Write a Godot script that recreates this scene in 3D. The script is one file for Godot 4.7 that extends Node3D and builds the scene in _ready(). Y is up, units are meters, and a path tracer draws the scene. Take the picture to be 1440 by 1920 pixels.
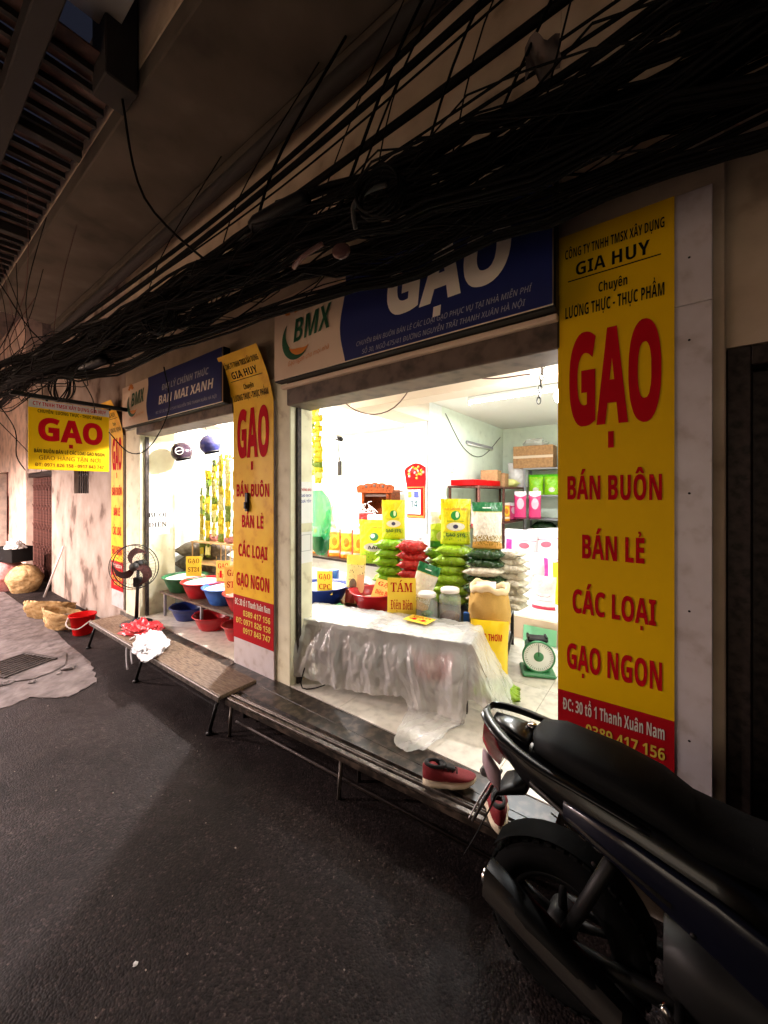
extends Node3D

# ------------------------------------------------------------------ shape builder
class Sh:
	var st := SurfaceTool.new()
	var sg := 0
	func _init() -> void:
		st.begin(Mesh.PRIMITIVE_TRIANGLES)
		st.set_uv(Vector2.ZERO)
	func flat() -> Sh:
		sg = -1
		return self
	func smooth() -> Sh:
		sg = 0
		return self
	func tri(a: Vector3, b: Vector3, c: Vector3) -> void:
		st.set_smooth_group(sg)
		st.add_vertex(a)
		st.add_vertex(c)
		st.add_vertex(b)
	func quad(a: Vector3, b: Vector3, c: Vector3, d: Vector3) -> void:
		tri(a, b, c)
		tri(a, c, d)
	func vuv(p: Vector3, uv: Vector2) -> void:
		st.set_uv(uv)
		st.add_vertex(p)
	# box centred at c, chamfered by b
	func box(c: Vector3, s: Vector3, b := 0.0, xf := Transform3D()) -> Sh:
		sg = -1
		var h := s / 2.0
		b = minf(b, minf(h.x, minf(h.y, h.z)) * 0.95)
		var X := [Vector3(1, 0, 0), Vector3(0, 1, 0), Vector3(0, 0, 1)]
		for ax in 3:
			for sn in [-1.0, 1.0]:
				var n: Vector3 = X[ax] * sn
				var u: Vector3 = X[(ax + 1) % 3]
				var v: Vector3 = X[(ax + 2) % 3] * sn
				var hu: float = h[(ax + 1) % 3] - b
				var hv: float = h[(ax + 2) % 3] - b
				var o: Vector3 = c + n * h[ax]
				quad(xf * (o - u * hu - v * hv), xf * (o + u * hu - v * hv), xf * (o + u * hu + v * hv), xf * (o - u * hu + v * hv))
		if b > 0.0:
			for ax in 3:
				var i1 := (ax + 1) % 3
				var i2 := (ax + 2) % 3
				for s1 in [-1.0, 1.0]:
					for s2 in [-1.0, 1.0]:
						var l: Vector3 = X[ax] * (h[ax] - b)
						var a: Vector3 = c + X[i1] * s1 * h[i1] + X[i2] * s2 * (h[i2] - b)
						var d: Vector3 = c + X[i1] * s1 * (h[i1] - b) + X[i2] * s2 * h[i2]
						if s1 * s2 > 0:
							quad(xf * (a + l), xf * (a - l), xf * (d - l), xf * (d + l))
						else:
							quad(xf * (a - l), xf * (a + l), xf * (d + l), xf * (d - l))
			for sx in [-1.0, 1.0]:
				for sy in [-1.0, 1.0]:
					for sz in [-1.0, 1.0]:
						var p := c + Vector3(sx * h.x, sy * (h.y - b), sz * (h.z - b))
						var q := c + Vector3(sx * (h.x - b), sy * h.y, sz * (h.z - b))
						var r := c + Vector3(sx * (h.x - b), sy * (h.y - b), sz * h.z)
						if sx * sy * sz > 0:
							tri(xf * p, xf * q, xf * r)
						else:
							tri(xf * p, xf * r, xf * q)
		sg = 0
		return self
	func span(a: Vector3, b: Vector3, bev := 0.0) -> Sh:
		return box((a + b) / 2.0, (b - a).abs(), bev)
	func tube(pts: Array, r: float, n := 6, r2 := -1.0, caps := true) -> Sh:
		if r2 < 0.0:
			r2 = r
		var m := pts.size()
		var rings := []
		var t0: Vector3 = (pts[1] - pts[0]).normalized()
		var nn: Vector3 = t0.cross(Vector3.UP if absf(t0.y) < 0.9 else Vector3.RIGHT).normalized()
		for i in m:
			var t: Vector3 = (pts[mini(i + 1, m - 1)] - pts[maxi(i - 1, 0)]).normalized()
			nn = (nn - t * nn.dot(t)).normalized()
			var bb := t.cross(nn)
			var rr: float = lerpf(r, r2, float(i) / (m - 1))
			var ring := []
			for k in n:
				var a := TAU * k / n
				ring.append(pts[i] + (nn * cos(a) + bb * sin(a)) * rr)
			rings.append(ring)
		for i in m - 1:
			for k in n:
				quad(rings[i][k], rings[i][(k + 1) % n], rings[i + 1][(k + 1) % n], rings[i + 1][k])
		if caps:
			for k in range(1, n - 1):
				tri(rings[0][0], rings[0][k + 1], rings[0][k])
				tri(rings[m - 1][0], rings[m - 1][k], rings[m - 1][k + 1])
		return self
	# profile: (radius, height) points from bottom to top
	func lathe(prof: Array, n := 24, xf := Transform3D()) -> Sh:
		for i in prof.size() - 1:
			for k in n:
				var a := TAU * k / n
				var b := TAU * (k + 1) / n
				var p: Vector2 = prof[i]
				var q: Vector2 = prof[i + 1]
				var A := xf * Vector3(p.x * cos(a), p.y, -p.x * sin(a))
				var B := xf * Vector3(p.x * cos(b), p.y, -p.x * sin(b))
				var C := xf * Vector3(q.x * cos(b), q.y, -q.x * sin(b))
				var D := xf * Vector3(q.x * cos(a), q.y, -q.x * sin(a))
				if p.x > 1e-6:
					tri(A, B, C)
				if q.x > 1e-6:
					tri(A, C, D)
		return self
	# polygon (x, y) pulled from z0 to z1
	func prism(poly: PackedVector2Array, z0: float, z1: float, xf := Transform3D()) -> Sh:
		sg = -1
		if Geometry2D.is_polygon_clockwise(poly):
			poly = poly.duplicate()
			poly.reverse()
		var idx := Geometry2D.triangulate_polygon(poly)
		for i in range(0, idx.size(), 3):
			var a := poly[idx[i]]
			var b := poly[idx[i + 1]]
			var c := poly[idx[i + 2]]
			if (b - a).cross(c - a) < 0:
				var t := b
				b = c
				c = t
			tri(xf * Vector3(a.x, a.y, z1), xf * Vector3(b.x, b.y, z1), xf * Vector3(c.x, c.y, z1))
			if z1 - z0 > 1e-6:
				tri(xf * Vector3(a.x, a.y, z0), xf * Vector3(c.x, c.y, z0), xf * Vector3(b.x, b.y, z0))
		if z1 - z0 > 1e-6:
			for i in poly.size():
				var a := poly[i]
				var b := poly[(i + 1) % poly.size()]
				quad(xf * Vector3(a.x, a.y, z0), xf * Vector3(b.x, b.y, z0), xf * Vector3(b.x, b.y, z1), xf * Vector3(a.x, a.y, z1))
		sg = 0
		return self
	# f(u, v) with u, v in 0..1 gives a point; g(u, v) its texture place
	func grid(nu: int, nv: int, f: Callable, g = null) -> Sh:
		var P := []
		var T := []
		for j in nv + 1:
			for i in nu + 1:
				var u := float(i) / nu
				var v := float(j) / nv
				P.append(f.call(u, v))
				T.append(g.call(u, v) if g != null else Vector2(u, 1.0 - v))
		for j in nv:
			for i in nu:
				var a := j * (nu + 1) + i
				for k in [a, a + nu + 2, a + 1, a, a + nu + 1, a + nu + 2]:
					st.set_smooth_group(sg)
					st.set_uv(T[k])
					st.add_vertex(P[k])
		return self
	# sections: arrays of equally many points; joined one after another
	func loft(secs: Array, closed := true, caps := true) -> Sh:
		var n: int = secs[0].size()
		for i in secs.size() - 1:
			for k in (n if closed else n - 1):
				var k2 := (k + 1) % n
				quad(secs[i][k], secs[i][k2], secs[i + 1][k2], secs[i + 1][k])
		if caps and closed:
			for k in range(1, n - 1):
				tri(secs[0][0], secs[0][k + 1], secs[0][k])
				tri(secs[-1][0], secs[-1][k], secs[-1][k + 1])
		return self
	func done() -> ArrayMesh:
		st.generate_normals()
		return st.commit()

# ------------------------------------------------------------------ things, parts, names
var M := {}
var used := {}
var rng := RandomNumberGenerator.new()

func numbered(n: String) -> String:
	if not used.has(n):
		used[n] = 0
		return n
	used[n] += 1
	return "%s_%03d" % [n, used[n]]

func tag(o: Node3D, label: String, category: String, group := "", kind := "") -> Node3D:
	if label:
		o.set_meta("label", label)
	if category:
		o.set_meta("category", category)
	if group:
		o.set_meta("group", group)
	if kind:
		o.set_meta("kind", kind)
	return o

func thing(called: String, label: String, category: String, at := Vector3.ZERO, turn := 0.0, group := "") -> Node3D:
	var o := Node3D.new()
	o.name = numbered(called)
	add_child(o)
	o.position = at
	o.rotation.y = turn
	tag(o, label, category, group)
	return o

func part(parent: Node, called: String, mesh: Mesh, m: Material, xf := Transform3D()) -> MeshInstance3D:
	var o := MeshInstance3D.new()
	o.mesh = mesh
	o.name = called if parent != self else numbered(called)
	o.material_override = m
	o.transform = xf
	parent.add_child(o, true)
	return o

func single(called: String, label: String, category: String, mesh: Mesh, m: Material, xf := Transform3D(), group := "") -> MeshInstance3D:
	var o := part(self, called, mesh, m, xf)
	tag(o, label, category, group)
	return o

func copy_of(o: Node3D, xf: Transform3D, label := "") -> Node3D:
	var base := String(o.name)
	var c: Node3D = o.duplicate()
	c.name = numbered(base)
	add_child(c)
	c.transform = xf
	if label:
		c.set_meta("label", label)
	return c

func boxm(s: Vector3, b := 0.0) -> ArrayMesh:
	return Sh.new().box(Vector3.ZERO, s, b).done()

func V(x: float, y: float, z: float) -> Vector3:
	return Vector3(x, y, z)

func T(p: Vector3, turn := 0.0, tilt := 0.0, roll := 0.0) -> Transform3D:
	return Transform3D(Basis.from_euler(Vector3(tilt, turn, roll)), p)

func curve(pts: Array, n: int) -> Array:
	# smooth line through points
	var c := Curve3D.new()
	for i in pts.size():
		var a: Vector3 = pts[maxi(i - 1, 0)]
		var b: Vector3 = pts[mini(i + 1, pts.size() - 1)]
		var t := (b - a) / 6.0
		c.add_point(pts[i], -t, t)
	c.bake_interval = 0.02
	var out := []
	var L := c.get_baked_length()
	for i in n + 1:
		out.append(c.sample_baked(L * i / n, true))
	return out

# ------------------------------------------------------------------ materials
func noise_tex(sd: int, freq: float, ramp: Array, size := 512, octaves := 5, kind := FastNoiseLite.TYPE_SIMPLEX_SMOOTH) -> NoiseTexture2D:
	var n := FastNoiseLite.new()
	n.seed = sd
	n.noise_type = kind
	n.frequency = freq
	n.fractal_octaves = octaves
	var t := NoiseTexture2D.new()
	t.width = size
	t.height = size
	t.seamless = true
	t.noise = n
	if ramp.size():
		var g := Gradient.new()
		g.offsets = PackedFloat32Array(ramp.map(func(r): return r[0]))
		g.colors = PackedColorArray(ramp.map(func(r): return r[1]))
		t.color_ramp = g
	return t

func mat(key: String, c: Color, rough := 0.6, metal := 0.0) -> StandardMaterial3D:
	var m := StandardMaterial3D.new()
	m.resource_name = key
	m.albedo_color = c
	m.roughness = rough
	m.metallic = metal
	M[key] = m
	return m

func textured(m: StandardMaterial3D, t: Texture2D, scale: float, bump: Texture2D = null, depth := 0.0, world := true) -> StandardMaterial3D:
	m.albedo_texture = t
	m.uv1_triplanar = true
	m.uv1_world_triplanar = world
	m.uv1_scale = Vector3.ONE * scale
	if bump:
		m.heightmap_enabled = true
		m.heightmap_texture = bump
		m.heightmap_scale = depth
	return m

func film(key: String, c: Color, a: float, rough := 0.35) -> StandardMaterial3D:
	var m := mat(key, Color(c, a), rough)
	m.transparency = BaseMaterial3D.TRANSPARENCY_ALPHA
	m.cull_mode = BaseMaterial3D.CULL_DISABLED
	return m

func rgb(r: float, g: float, b: float) -> Color:
	return Color(r / 255.0, g / 255.0, b / 255.0)

func grey(a: float) -> Color:
	return Color(a, a, a)

# ------------------------------------------------------------------ lettering
const SPLIT := {
	"Ạ": "Ad", "Ư": "Un", "Ơ": "On", "Ự": "Und", "Ẩ": "Âh", "Ẻ": "Eh", "Ậ": "Âd", "Ụ": "Ud", "Ễ": "Êt", "Ộ": "Ôd", "Ề": "Êg", "Ờ": "Ong", "Ứ": "Una", "Ế": "Êa", "Ở": "Onh", "Ị": "Id", "Ấ": "Âa", "Ồ": "Ôg", "Ố": "Ôa",
	"ổ": "ôh", "ệ": "êd", "ọ": "od", "ạ": "ad", "ở": "onh", "ẻ": "eh", "ứ": "una", "ộ": "ôd", "ơ": "on", "ư": "un", "ị": "id",
}
var fonts := {}
var glyphs := {}

func font_of(key: String) -> Font:
	if not fonts.has(key):
		var f := SystemFont.new()
		f.font_names = ["Droid Serif" if key.begins_with("serif") else "Droid Sans"]
		f.font_weight = 400 if key.ends_with("thin") else 700
		var out: Font = f
		if key.ends_with("fat"):
			var v := FontVariation.new()
			v.base_font = f
			v.variation_embolden = 0.9
			out = v
		elif key.ends_with("mid"):
			var v := FontVariation.new()
			v.base_font = f
			v.variation_embolden = 0.4
			out = v
		fonts[key] = out
	return fonts[key]

# [triangle corners, advance, lowest, highest, left, right] of one letter on the baseline at 100 px, in hundredths
func glyph(key: String, c: String) -> Array:
	var id := key + c
	if not glyphs.has(id):
		var t := TextMesh.new()
		t.font = font_of(key)
		t.font_size = 100
		t.pixel_size = 0.01
		t.depth = 0.0
		t.curve_step = 2.0
		t.text = "H"
		var base := t.get_aabb().position.y
		t.text = c
		var a := t.get_mesh_arrays()
		var v: PackedVector3Array = a[Mesh.ARRAY_VERTEX]
		var ix: PackedInt32Array = a[Mesh.ARRAY_INDEX] if a[Mesh.ARRAY_INDEX] != null else PackedInt32Array(range(v.size()))
		var corners := PackedVector2Array()
		for i in ix:
			corners.append(Vector2(v[i].x, v[i].y - base))
		var bb := t.get_aabb()
		glyphs[id] = [corners, font_of(key).get_string_size(c, HORIZONTAL_ALIGNMENT_LEFT, -1, 100).x * 0.01, bb.position.y - base, bb.end.y - base, bb.position.x, bb.end.x]
	return glyphs[id]

# flat lettering: cap height h, stretched to width w (0: natural), left edge, centre or right edge (-1, 0, 1) at the origin, baseline at y = 0; bend maps each point
func lettering(s: String, key: String, h: float, w := 0.0, align := 0, slant := 0.0, bend = null) -> ArrayMesh:
	var cap: float = glyph(key, "H")[3]
	var tris := PackedVector2Array()
	var x := 0.0
	for c in s:
		if c == " ":
			x += 0.26
			continue
		var b: String = SPLIT[c][0] if SPLIT.has(c) else c
		var g := glyph(key, b)
		var cx: float = x + g[1] / 2.0
		for p in g[0]:
			tris.append(p + Vector2(cx, 0))
		if SPLIT.has(c):
			var top: float = g[3]
			var k := cap * 0.085
			for mk in SPLIT[c].substr(1):
				var poly := []
				if mk == "d":
					poly = [[-k, -0.06 - 2.0 * k], [k, -0.06 - 2.0 * k], [k, -0.06], [-k, -0.06]]
				elif mk == "n":
					var hx: float = g[5] - 0.02
					var hy: float = minf(top, cap if b == b.to_upper() else cap * 0.75)
					poly = [[hx - 0.04, hy - 0.12], [hx + 0.07, hy - 0.02], [hx + 0.07, hy + 0.08], [hx - 0.05, hy + 0.08], [hx - 0.05, hy - 0.0]]
				elif mk == "h":
					poly = [[-k, top + 0.02], [k * 0.4, top + 0.02], [k * 1.4, top + 0.1], [k * 0.6, top + 0.18], [-k * 1.2, top + 0.18], [-k * 1.2, top + 0.12], [0, top + 0.11]]
				elif mk == "a":
					poly = [[0, top + 0.01], [k, top + 0.01], [k * 2.6, top + 0.14], [k * 1.0, top + 0.14]]
				elif mk == "g":
					poly = [[-k, top + 0.01], [0, top + 0.01], [-k, top + 0.14], [-k * 2.6, top + 0.14]]
				elif mk == "t":
					poly = [[-k * 2, top + 0.03], [k * 2, top + 0.05], [k * 2, top + 0.1], [-k * 2, top + 0.08]]
				var pp := PackedVector2Array()
				for q in poly:
					pp.append(Vector2(q[0] + (0.0 if mk == "n" else cx), q[1]))
				if mk == "n":
					for i in pp.size():
						pp[i].x += cx
				var ti := Geometry2D.triangulate_polygon(pp)
				for i in ti:
					tris.append(pp[i])
		x += g[1]
	var sy := h / cap
	var sx := (w / x) if w > 0.0 else sy
	var off := -x * sx * (0.5 + 0.5 * align) if align != -1 else 0.0
	var st := SurfaceTool.new()
	st.begin(Mesh.PRIMITIVE_TRIANGLES)
	for i in range(0, tris.size(), 3):
		var q := [tris[i], tris[i + 1], tris[i + 2]]
		if (q[1] - q[0]).cross(q[2] - q[0]) > 0:
			q = [q[0], q[2], q[1]]
		for p in q:
			var P := Vector3(off + p.x * sx + slant * p.y * sy, p.y * sy, 0)
			st.set_normal(Vector3(0, 0, 1))
			st.add_vertex(bend.call(P) if bend != null else P)
	if bend != null:
		st.generate_normals()
	return st.commit()

func text(parent: Node, s: String, key: String, m: Material, at: Vector3, h: float, w := 0.0, turn := 0.0, slant := 0.0, align := 0, tilt := 0.0, roll := 0.0) -> MeshInstance3D:
	return part(parent, "lettering", lettering(s, key, h, w, align, slant), m, T(at, turn, tilt, roll))

func blob2(n: int, rx: float, ry: float, c := Vector2.ZERO, a0 := 0.0, a1 := TAU) -> PackedVector2Array:
	var out := PackedVector2Array()
	for i in n:
		var a := lerpf(a0, a1, float(i) / n)
		out.append(c + Vector2(cos(a) * rx, sin(a) * ry))
	return out

# ------------------------------------------------------------------ the place
func _ready() -> void:
	rng.seed = 41
	look()
	materials()
	street()
	shop_building()
	neighbours()
	lamps()
	signs()
	cables()
	shop_right()
	shop_back()
	shop_left()
	lane_things()
	motorbike()

func look() -> void:
	var cam := Camera3D.new()
	cam.name = "camera"
	cam.projection = Camera3D.PROJECTION_FRUSTUM
	cam.near = 0.05
	cam.far = 200.0
	cam.size = 2.0 * 0.05 * 960.0 / 720.0
	cam.frustum_offset = Vector2(0, -0.05 * 35.0 / 720.0)
	cam.position = V(0, 1.9, 2.1)
	cam.rotation.y = deg_to_rad(36.8)
	add_child(cam)
	cam.current = true
	var e := Environment.new()
	e.background_mode = Environment.BG_SKY
	var sky := ProceduralSkyMaterial.new()
	sky.sky_top_color = rgb(70, 74, 96)
	sky.sky_horizon_color = rgb(150, 128, 132)
	sky.ground_bottom_color = rgb(30, 28, 28)
	sky.ground_horizon_color = rgb(90, 78, 78)
	e.sky = Sky.new()
	e.sky.sky_material = sky
	e.background_energy_multiplier = 0.16
	e.tonemap_mode = Environment.TONE_MAPPER_LINEAR
	e.tonemap_exposure = 1.0
	e.sdfgi_enabled = true
	e.ssao_enabled = true
	e.ssil_enabled = true
	var w := WorldEnvironment.new()
	w.name = "world_environment"
	w.environment = e
	add_child(w)

func materials() -> void:
	var fine := noise_tex(3, 0.06, [], 512, 4)
	var grit := noise_tex(9, 0.11, [], 512, 3)
	M.fine = fine
	# asphalt: dark binder with stones of many tones; broad dusty and damp patches over it
	var stone := FastNoiseLite.new()
	stone.seed = 11
	stone.noise_type = FastNoiseLite.TYPE_CELLULAR
	stone.cellular_return_type = FastNoiseLite.RETURN_CELL_VALUE
	stone.frequency = 0.14
	stone.fractal_octaves = 2
	var asp := NoiseTexture2D.new()
	asp.width = 1024
	asp.height = 1024
	asp.seamless = true
	asp.noise = stone
	var sg := Gradient.new()
	sg.offsets = PackedFloat32Array([0.0, 0.35, 0.6, 0.8, 0.93, 1.0])
	sg.colors = PackedColorArray([rgb(44, 42, 42), rgb(60, 57, 56), rgb(70, 66, 65), rgb(84, 79, 77), rgb(112, 106, 102), rgb(160, 152, 146)])
	asp.color_ramp = sg
	var stone2 := stone.duplicate()
	stone2.cellular_return_type = FastNoiseLite.RETURN_DISTANCE
	var aspb := NoiseTexture2D.new()
	aspb.width = 1024
	aspb.height = 1024
	aspb.seamless = true
	aspb.noise = stone2
	textured(mat("asphalt", rgb(172, 161, 164), 0.5), asp, 0.62, aspb, -0.35)
	M.asphalt.detail_enabled = true
	M.asphalt.detail_blend_mode = BaseMaterial3D.BLEND_MODE_MUL
	M.asphalt.detail_uv_layer = BaseMaterial3D.DETAIL_UV_2
	M.asphalt.detail_albedo = noise_tex(15, 0.012, [[0.0, rgb(150, 142, 140)], [0.4, rgb(215, 208, 205)], [0.6, rgb(235, 228, 224)], [1.0, rgb(255, 252, 250)]], 512, 6)
	M.asphalt.uv2_triplanar = true
	M.asphalt.uv2_world_triplanar = true
	M.asphalt.uv2_scale = Vector3.ONE * 0.17
	M.asphalt.roughness_texture = noise_tex(13, 0.02, [[0.0, grey(0.62)], [0.5, grey(0.88)], [1.0, grey(1.0)]], 512, 6)
	M.asphalt.roughness_texture_channel = BaseMaterial3D.TEXTURE_CHANNEL_RED
	M.asphalt.roughness = 0.7
	M.asphalt.metallic_specular = 0.24
	var conc := noise_tex(17, 0.012, [[0.0, rgb(110, 98, 92)], [0.4, rgb(150, 138, 128)], [0.7, rgb(176, 164, 152)], [1.0, rgb(204, 194, 182)]], 1024, 7)
	textured(mat("concrete", grey(0.9), 0.85), conc, 0.5, fine, 0.6)
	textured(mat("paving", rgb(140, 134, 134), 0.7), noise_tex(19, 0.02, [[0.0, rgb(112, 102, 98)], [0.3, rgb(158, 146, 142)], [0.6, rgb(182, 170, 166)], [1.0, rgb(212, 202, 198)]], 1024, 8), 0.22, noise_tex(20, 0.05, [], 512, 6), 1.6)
	# plaster above the shop: dull beige with streaks
	var pl := noise_tex(23, 0.006, [[0.0, rgb(140, 128, 112)], [0.25, rgb(190, 178, 160)], [0.6, rgb(206, 194, 176)], [1.0, rgb(218, 208, 192)]], 1024, 7)
	textured(mat("plaster", rgb(235, 225, 215), 0.9), pl, 0.32, fine, 0.3)
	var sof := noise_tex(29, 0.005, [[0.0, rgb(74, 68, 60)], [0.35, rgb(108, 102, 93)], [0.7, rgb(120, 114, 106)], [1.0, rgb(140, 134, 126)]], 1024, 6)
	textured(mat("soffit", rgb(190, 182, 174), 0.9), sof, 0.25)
	var rough := noise_tex(31, 0.006, [[0.0, rgb(96, 80, 70)], [0.2, rgb(128, 110, 98)], [0.3, rgb(166, 148, 136)], [0.38, rgb(186, 170, 158)], [0.6, rgb(198, 184, 172)], [0.8, rgb(206, 194, 184)], [1.0, rgb(216, 206, 198)]], 1024, 9)
	textured(mat("rough_wall", rgb(214, 208, 204), 0.92), rough, 0.2, noise_tex(33, 0.02, [], 512, 6), 1.6)
	M.rough_wall.uv1_scale = V(0.27, 0.21, 0.27)
	textured(mat("peach_wall", rgb(236, 205, 185), 0.9), noise_tex(37, 0.01, [[0.0, grey(0.72)], [0.5, grey(0.92)], [1.0, grey(1.0)]], 512, 6), 0.5, fine, 0.3)
	var dirt := noise_tex(41, 0.012, [[0.0, rgb(196, 186, 166)], [0.3, rgb(236, 232, 218)], [1.0, rgb(252, 250, 240)]], 512, 6)
	textured(mat("cream", rgb(240, 238, 218), 0.7), dirt, 0.7)
	var scuff := noise_tex(45, 0.02, [[0.0, grey(0.88)], [0.2, grey(0.965)], [0.5, grey(0.985)], [1.0, grey(1.0)]], 512, 7)
	textured(mat("white_wall", rgb(232, 234, 232), 0.8), scuff, 0.5)
	textured(mat("green_wall", rgb(226, 235, 219), 0.8), scuff, 0.45)
	mat("ceiling_white", rgb(226, 224, 216), 0.85)
	mat("beam_beige", rgb(216, 200, 184), 0.85)
	textured(mat("tile", rgb(224, 216, 204), 0.22), noise_tex(43, 0.02, [[0.0, grey(0.86)], [0.5, grey(0.96)], [1.0, grey(1.0)]], 512, 6), 0.9)
	mat("grout", rgb(140, 128, 110), 0.9)
	textured(mat("granite", rgb(92, 78, 68), 0.35), noise_tex(47, 0.03, [[0.0, grey(0.25)], [0.45, grey(0.5)], [0.62, grey(0.8)], [1.0, grey(1.0)]], 512, 6), 0.8)
	textured(mat("alu", rgb(132, 122, 114), 0.45, 0.7), noise_tex(49, 0.03, [[0.0, grey(0.45)], [0.5, grey(0.8)], [1.0, grey(1.0)]], 256, 5), 2.0)
	textured(mat("steel_dark", rgb(70, 58, 54), 0.55, 0.5), noise_tex(51, 0.04, [[0.0, grey(0.4)], [0.5, grey(0.8)], [1.0, grey(1.0)]], 256, 5), 2.0)
	textured(mat("rust", rgb(122, 72, 60), 0.7, 0.2), noise_tex(53, 0.04, [[0.0, grey(0.45)], [0.5, grey(0.85)], [1.0, grey(1.0)]], 256, 5), 2.0)
	textured(mat("shutter_brown", rgb(112, 94, 82), 0.6, 0.1), noise_tex(55, 0.02, [[0.0, grey(0.55)], [0.5, grey(0.9)], [1.0, grey(1.0)]], 256, 5), 1.2)
	textured(mat("wood", rgb(138, 124, 112), 0.6), noise_tex(57, 0.03, [[0.0, rgb(96, 74, 60)], [0.4, rgb(178, 152, 130)], [0.6, rgb(206, 186, 166)], [1.0, rgb(240, 226, 210)]], 512, 7), 1.4, fine, 0.2)
	M.wood.uv1_scale = V(0.5, 3.5, 3.5)
	textured(mat("brown_wood", rgb(132, 62, 28), 0.45), noise_tex(59, 0.03, [[0.0, grey(0.5)], [0.5, grey(0.85)], [1.0, grey(1.0)]], 256, 5), 3.0)
	mat("dark_wood", rgb(60, 36, 26), 0.5)
	textured(mat("black_top", rgb(46, 36, 34), 0.3), noise_tex(59, 0.03, [[0.0, grey(0.5)], [0.5, grey(0.85)], [1.0, grey(1.0)]], 256, 5), 3.0)
	mat("rattan", rgb(214, 176, 122), 0.5)
	textured(mat("carton", rgb(198, 148, 102), 0.85), noise_tex(61, 0.03, [[0.0, grey(0.8)], [1.0, grey(1.0)]], 256, 4), 2.0)
	mat("cable_black", rgb(15, 14, 14), 0.65)
	M.cable_black.metallic_specular = 0.2
	mat("cable_grey", rgb(46, 43, 41), 0.6)
	mat("cable_brown", rgb(96, 62, 58), 0.5)
	mat("conduit", rgb(86, 72, 66), 0.6)
	mat("black_plastic", rgb(14, 14, 15), 0.5)
	M.black_plastic.metallic_specular = 0.35
	mat("window_glass", rgb(92, 100, 108), 0.08)
	mat("dark_metal", rgb(22, 21, 21), 0.55, 0.4)
	mat("chrome", rgb(215, 212, 208), 0.16, 1.0)
	mat("white_plastic", rgb(228, 228, 224), 0.4)
	mat("grey_paint", rgb(150, 148, 152), 0.5)
	mat("red_plastic", rgb(176, 26, 34), 0.32)
	mat("bright_red", rgb(186, 14, 16), 0.75)
	M.bright_red.metallic_specular = 0.2
	mat("blue_plastic", rgb(28, 48, 120), 0.32)
	mat("light_blue_plastic", rgb(52, 104, 190), 0.32)
	mat("green_plastic", rgb(34, 110, 66), 0.32)
	mat("rice", rgb(232, 230, 220), 0.9)
	textured(M.rice, noise_tex(63, 0.2, [[0.0, grey(0.8)], [0.5, grey(0.97)], [1.0, grey(1.0)]], 256, 2), 3.0, grit, 0.3)
	mat("sign_yellow", rgb(238, 190, 4), 0.55)
	mat("banner_yellow", rgb(246, 200, 48), 0.5)
	textured(M.banner_yellow, noise_tex(65, 0.01, [[0.0, rgb(228, 200, 170)], [0.4, rgb(250, 240, 224)], [1.0, rgb(255, 255, 255)]], 512, 6), 0.9)
	M.sign_yellow.metallic_specular = 0.25
	M.banner_yellow.metallic_specular = 0.3
	mat("sign_red", rgb(178, 14, 26), 0.6)
	M.sign_red.metallic_specular = 0.25
	mat("print_red", rgb(190, 10, 28), 0.45)
	mat("print_black", rgb(22, 20, 20), 0.5)
	mat("print_brown", rgb(120, 52, 20), 0.5)
	for pk in ["print_red", "print_black", "print_brown"]:
		M[pk].metallic_specular = 0.2
		M[pk].roughness = 0.7
	mat("print_white", rgb(232, 222, 206), 0.5)
	mat("print_yellow", rgb(226, 196, 70), 0.5)
	mat("print_green", rgb(26, 84, 52), 0.5)
	mat("print_orange", rgb(214, 128, 44), 0.5)
	mat("print_blue", rgb(44, 60, 150), 0.5)
	mat("print_teal", rgb(4, 62, 82), 0.8)
	M.print_teal.metallic_specular = 0.15
	mat("print_grey", rgb(168, 168, 172), 0.5)
	mat("panel_white", rgb(216, 208, 210), 0.35)
	textured(M.panel_white, noise_tex(67, 0.015, [[0.0, rgb(216, 208, 200)], [0.4, rgb(246, 244, 242)], [1.0, grey(1.0)]], 512, 5), 0.8)
	mat("board_blue", rgb(24, 36, 96), 0.45)
	mat("board_beige", rgb(224, 198, 172), 0.5)
	mat("card_yellow", rgb(246, 206, 60), 0.55)
	mat("card_paper", rgb(246, 190, 96), 0.55)
	mat("paper", rgb(236, 236, 234), 0.8)
	film("clear_film", rgb(248, 246, 244), 0.44, 0.16)
	var cr := FastNoiseLite.new()
	cr.seed = 88
	cr.frequency = 0.012
	cr.fractal_type = FastNoiseLite.FRACTAL_RIDGED
	cr.fractal_octaves = 5
	var crt := NoiseTexture2D.new()
	crt.width = 512
	crt.height = 512
	crt.seamless = true
	crt.noise = cr
	M.clear_film.uv1_triplanar = true
	M.clear_film.uv1_world_triplanar = true
	M.clear_film.uv1_scale = V(2.2, 2.2, 2.2)
	M.clear_film.heightmap_enabled = true
	M.clear_film.heightmap_texture = crt
	M.clear_film.heightmap_scale = 0.5
	film("fog_film", rgb(238, 236, 230), 0.5, 0.35)
	film("green_film", rgb(30, 196, 120), 0.62, 0.3)
	M.green_film.backlight_enabled = true
	M.green_film.backlight = rgb(40, 170, 110)
	film("white_film", rgb(240, 238, 240), 0.8, 0.35)
	film("red_film", rgb(200, 40, 50), 0.8, 0.35)
	var gl := mat("jar_glass", Color(rgb(225, 235, 232), 0.16), 0.04)
	gl.transparency = BaseMaterial3D.TRANSPARENCY_ALPHA
	mat("tyre", rgb(15, 15, 15), 0.9)
	M.tyre.metallic_specular = 0.2
	var bp := mat("bike_black", rgb(8, 8, 9), 0.3)
	bp.clearcoat_enabled = true
	bp.clearcoat = 0.5
	bp.clearcoat_roughness = 0.12
	var bb := mat("bike_blue", rgb(8, 11, 28), 0.32)
	bb.clearcoat_enabled = true
	bb.clearcoat = 1.0
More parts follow.
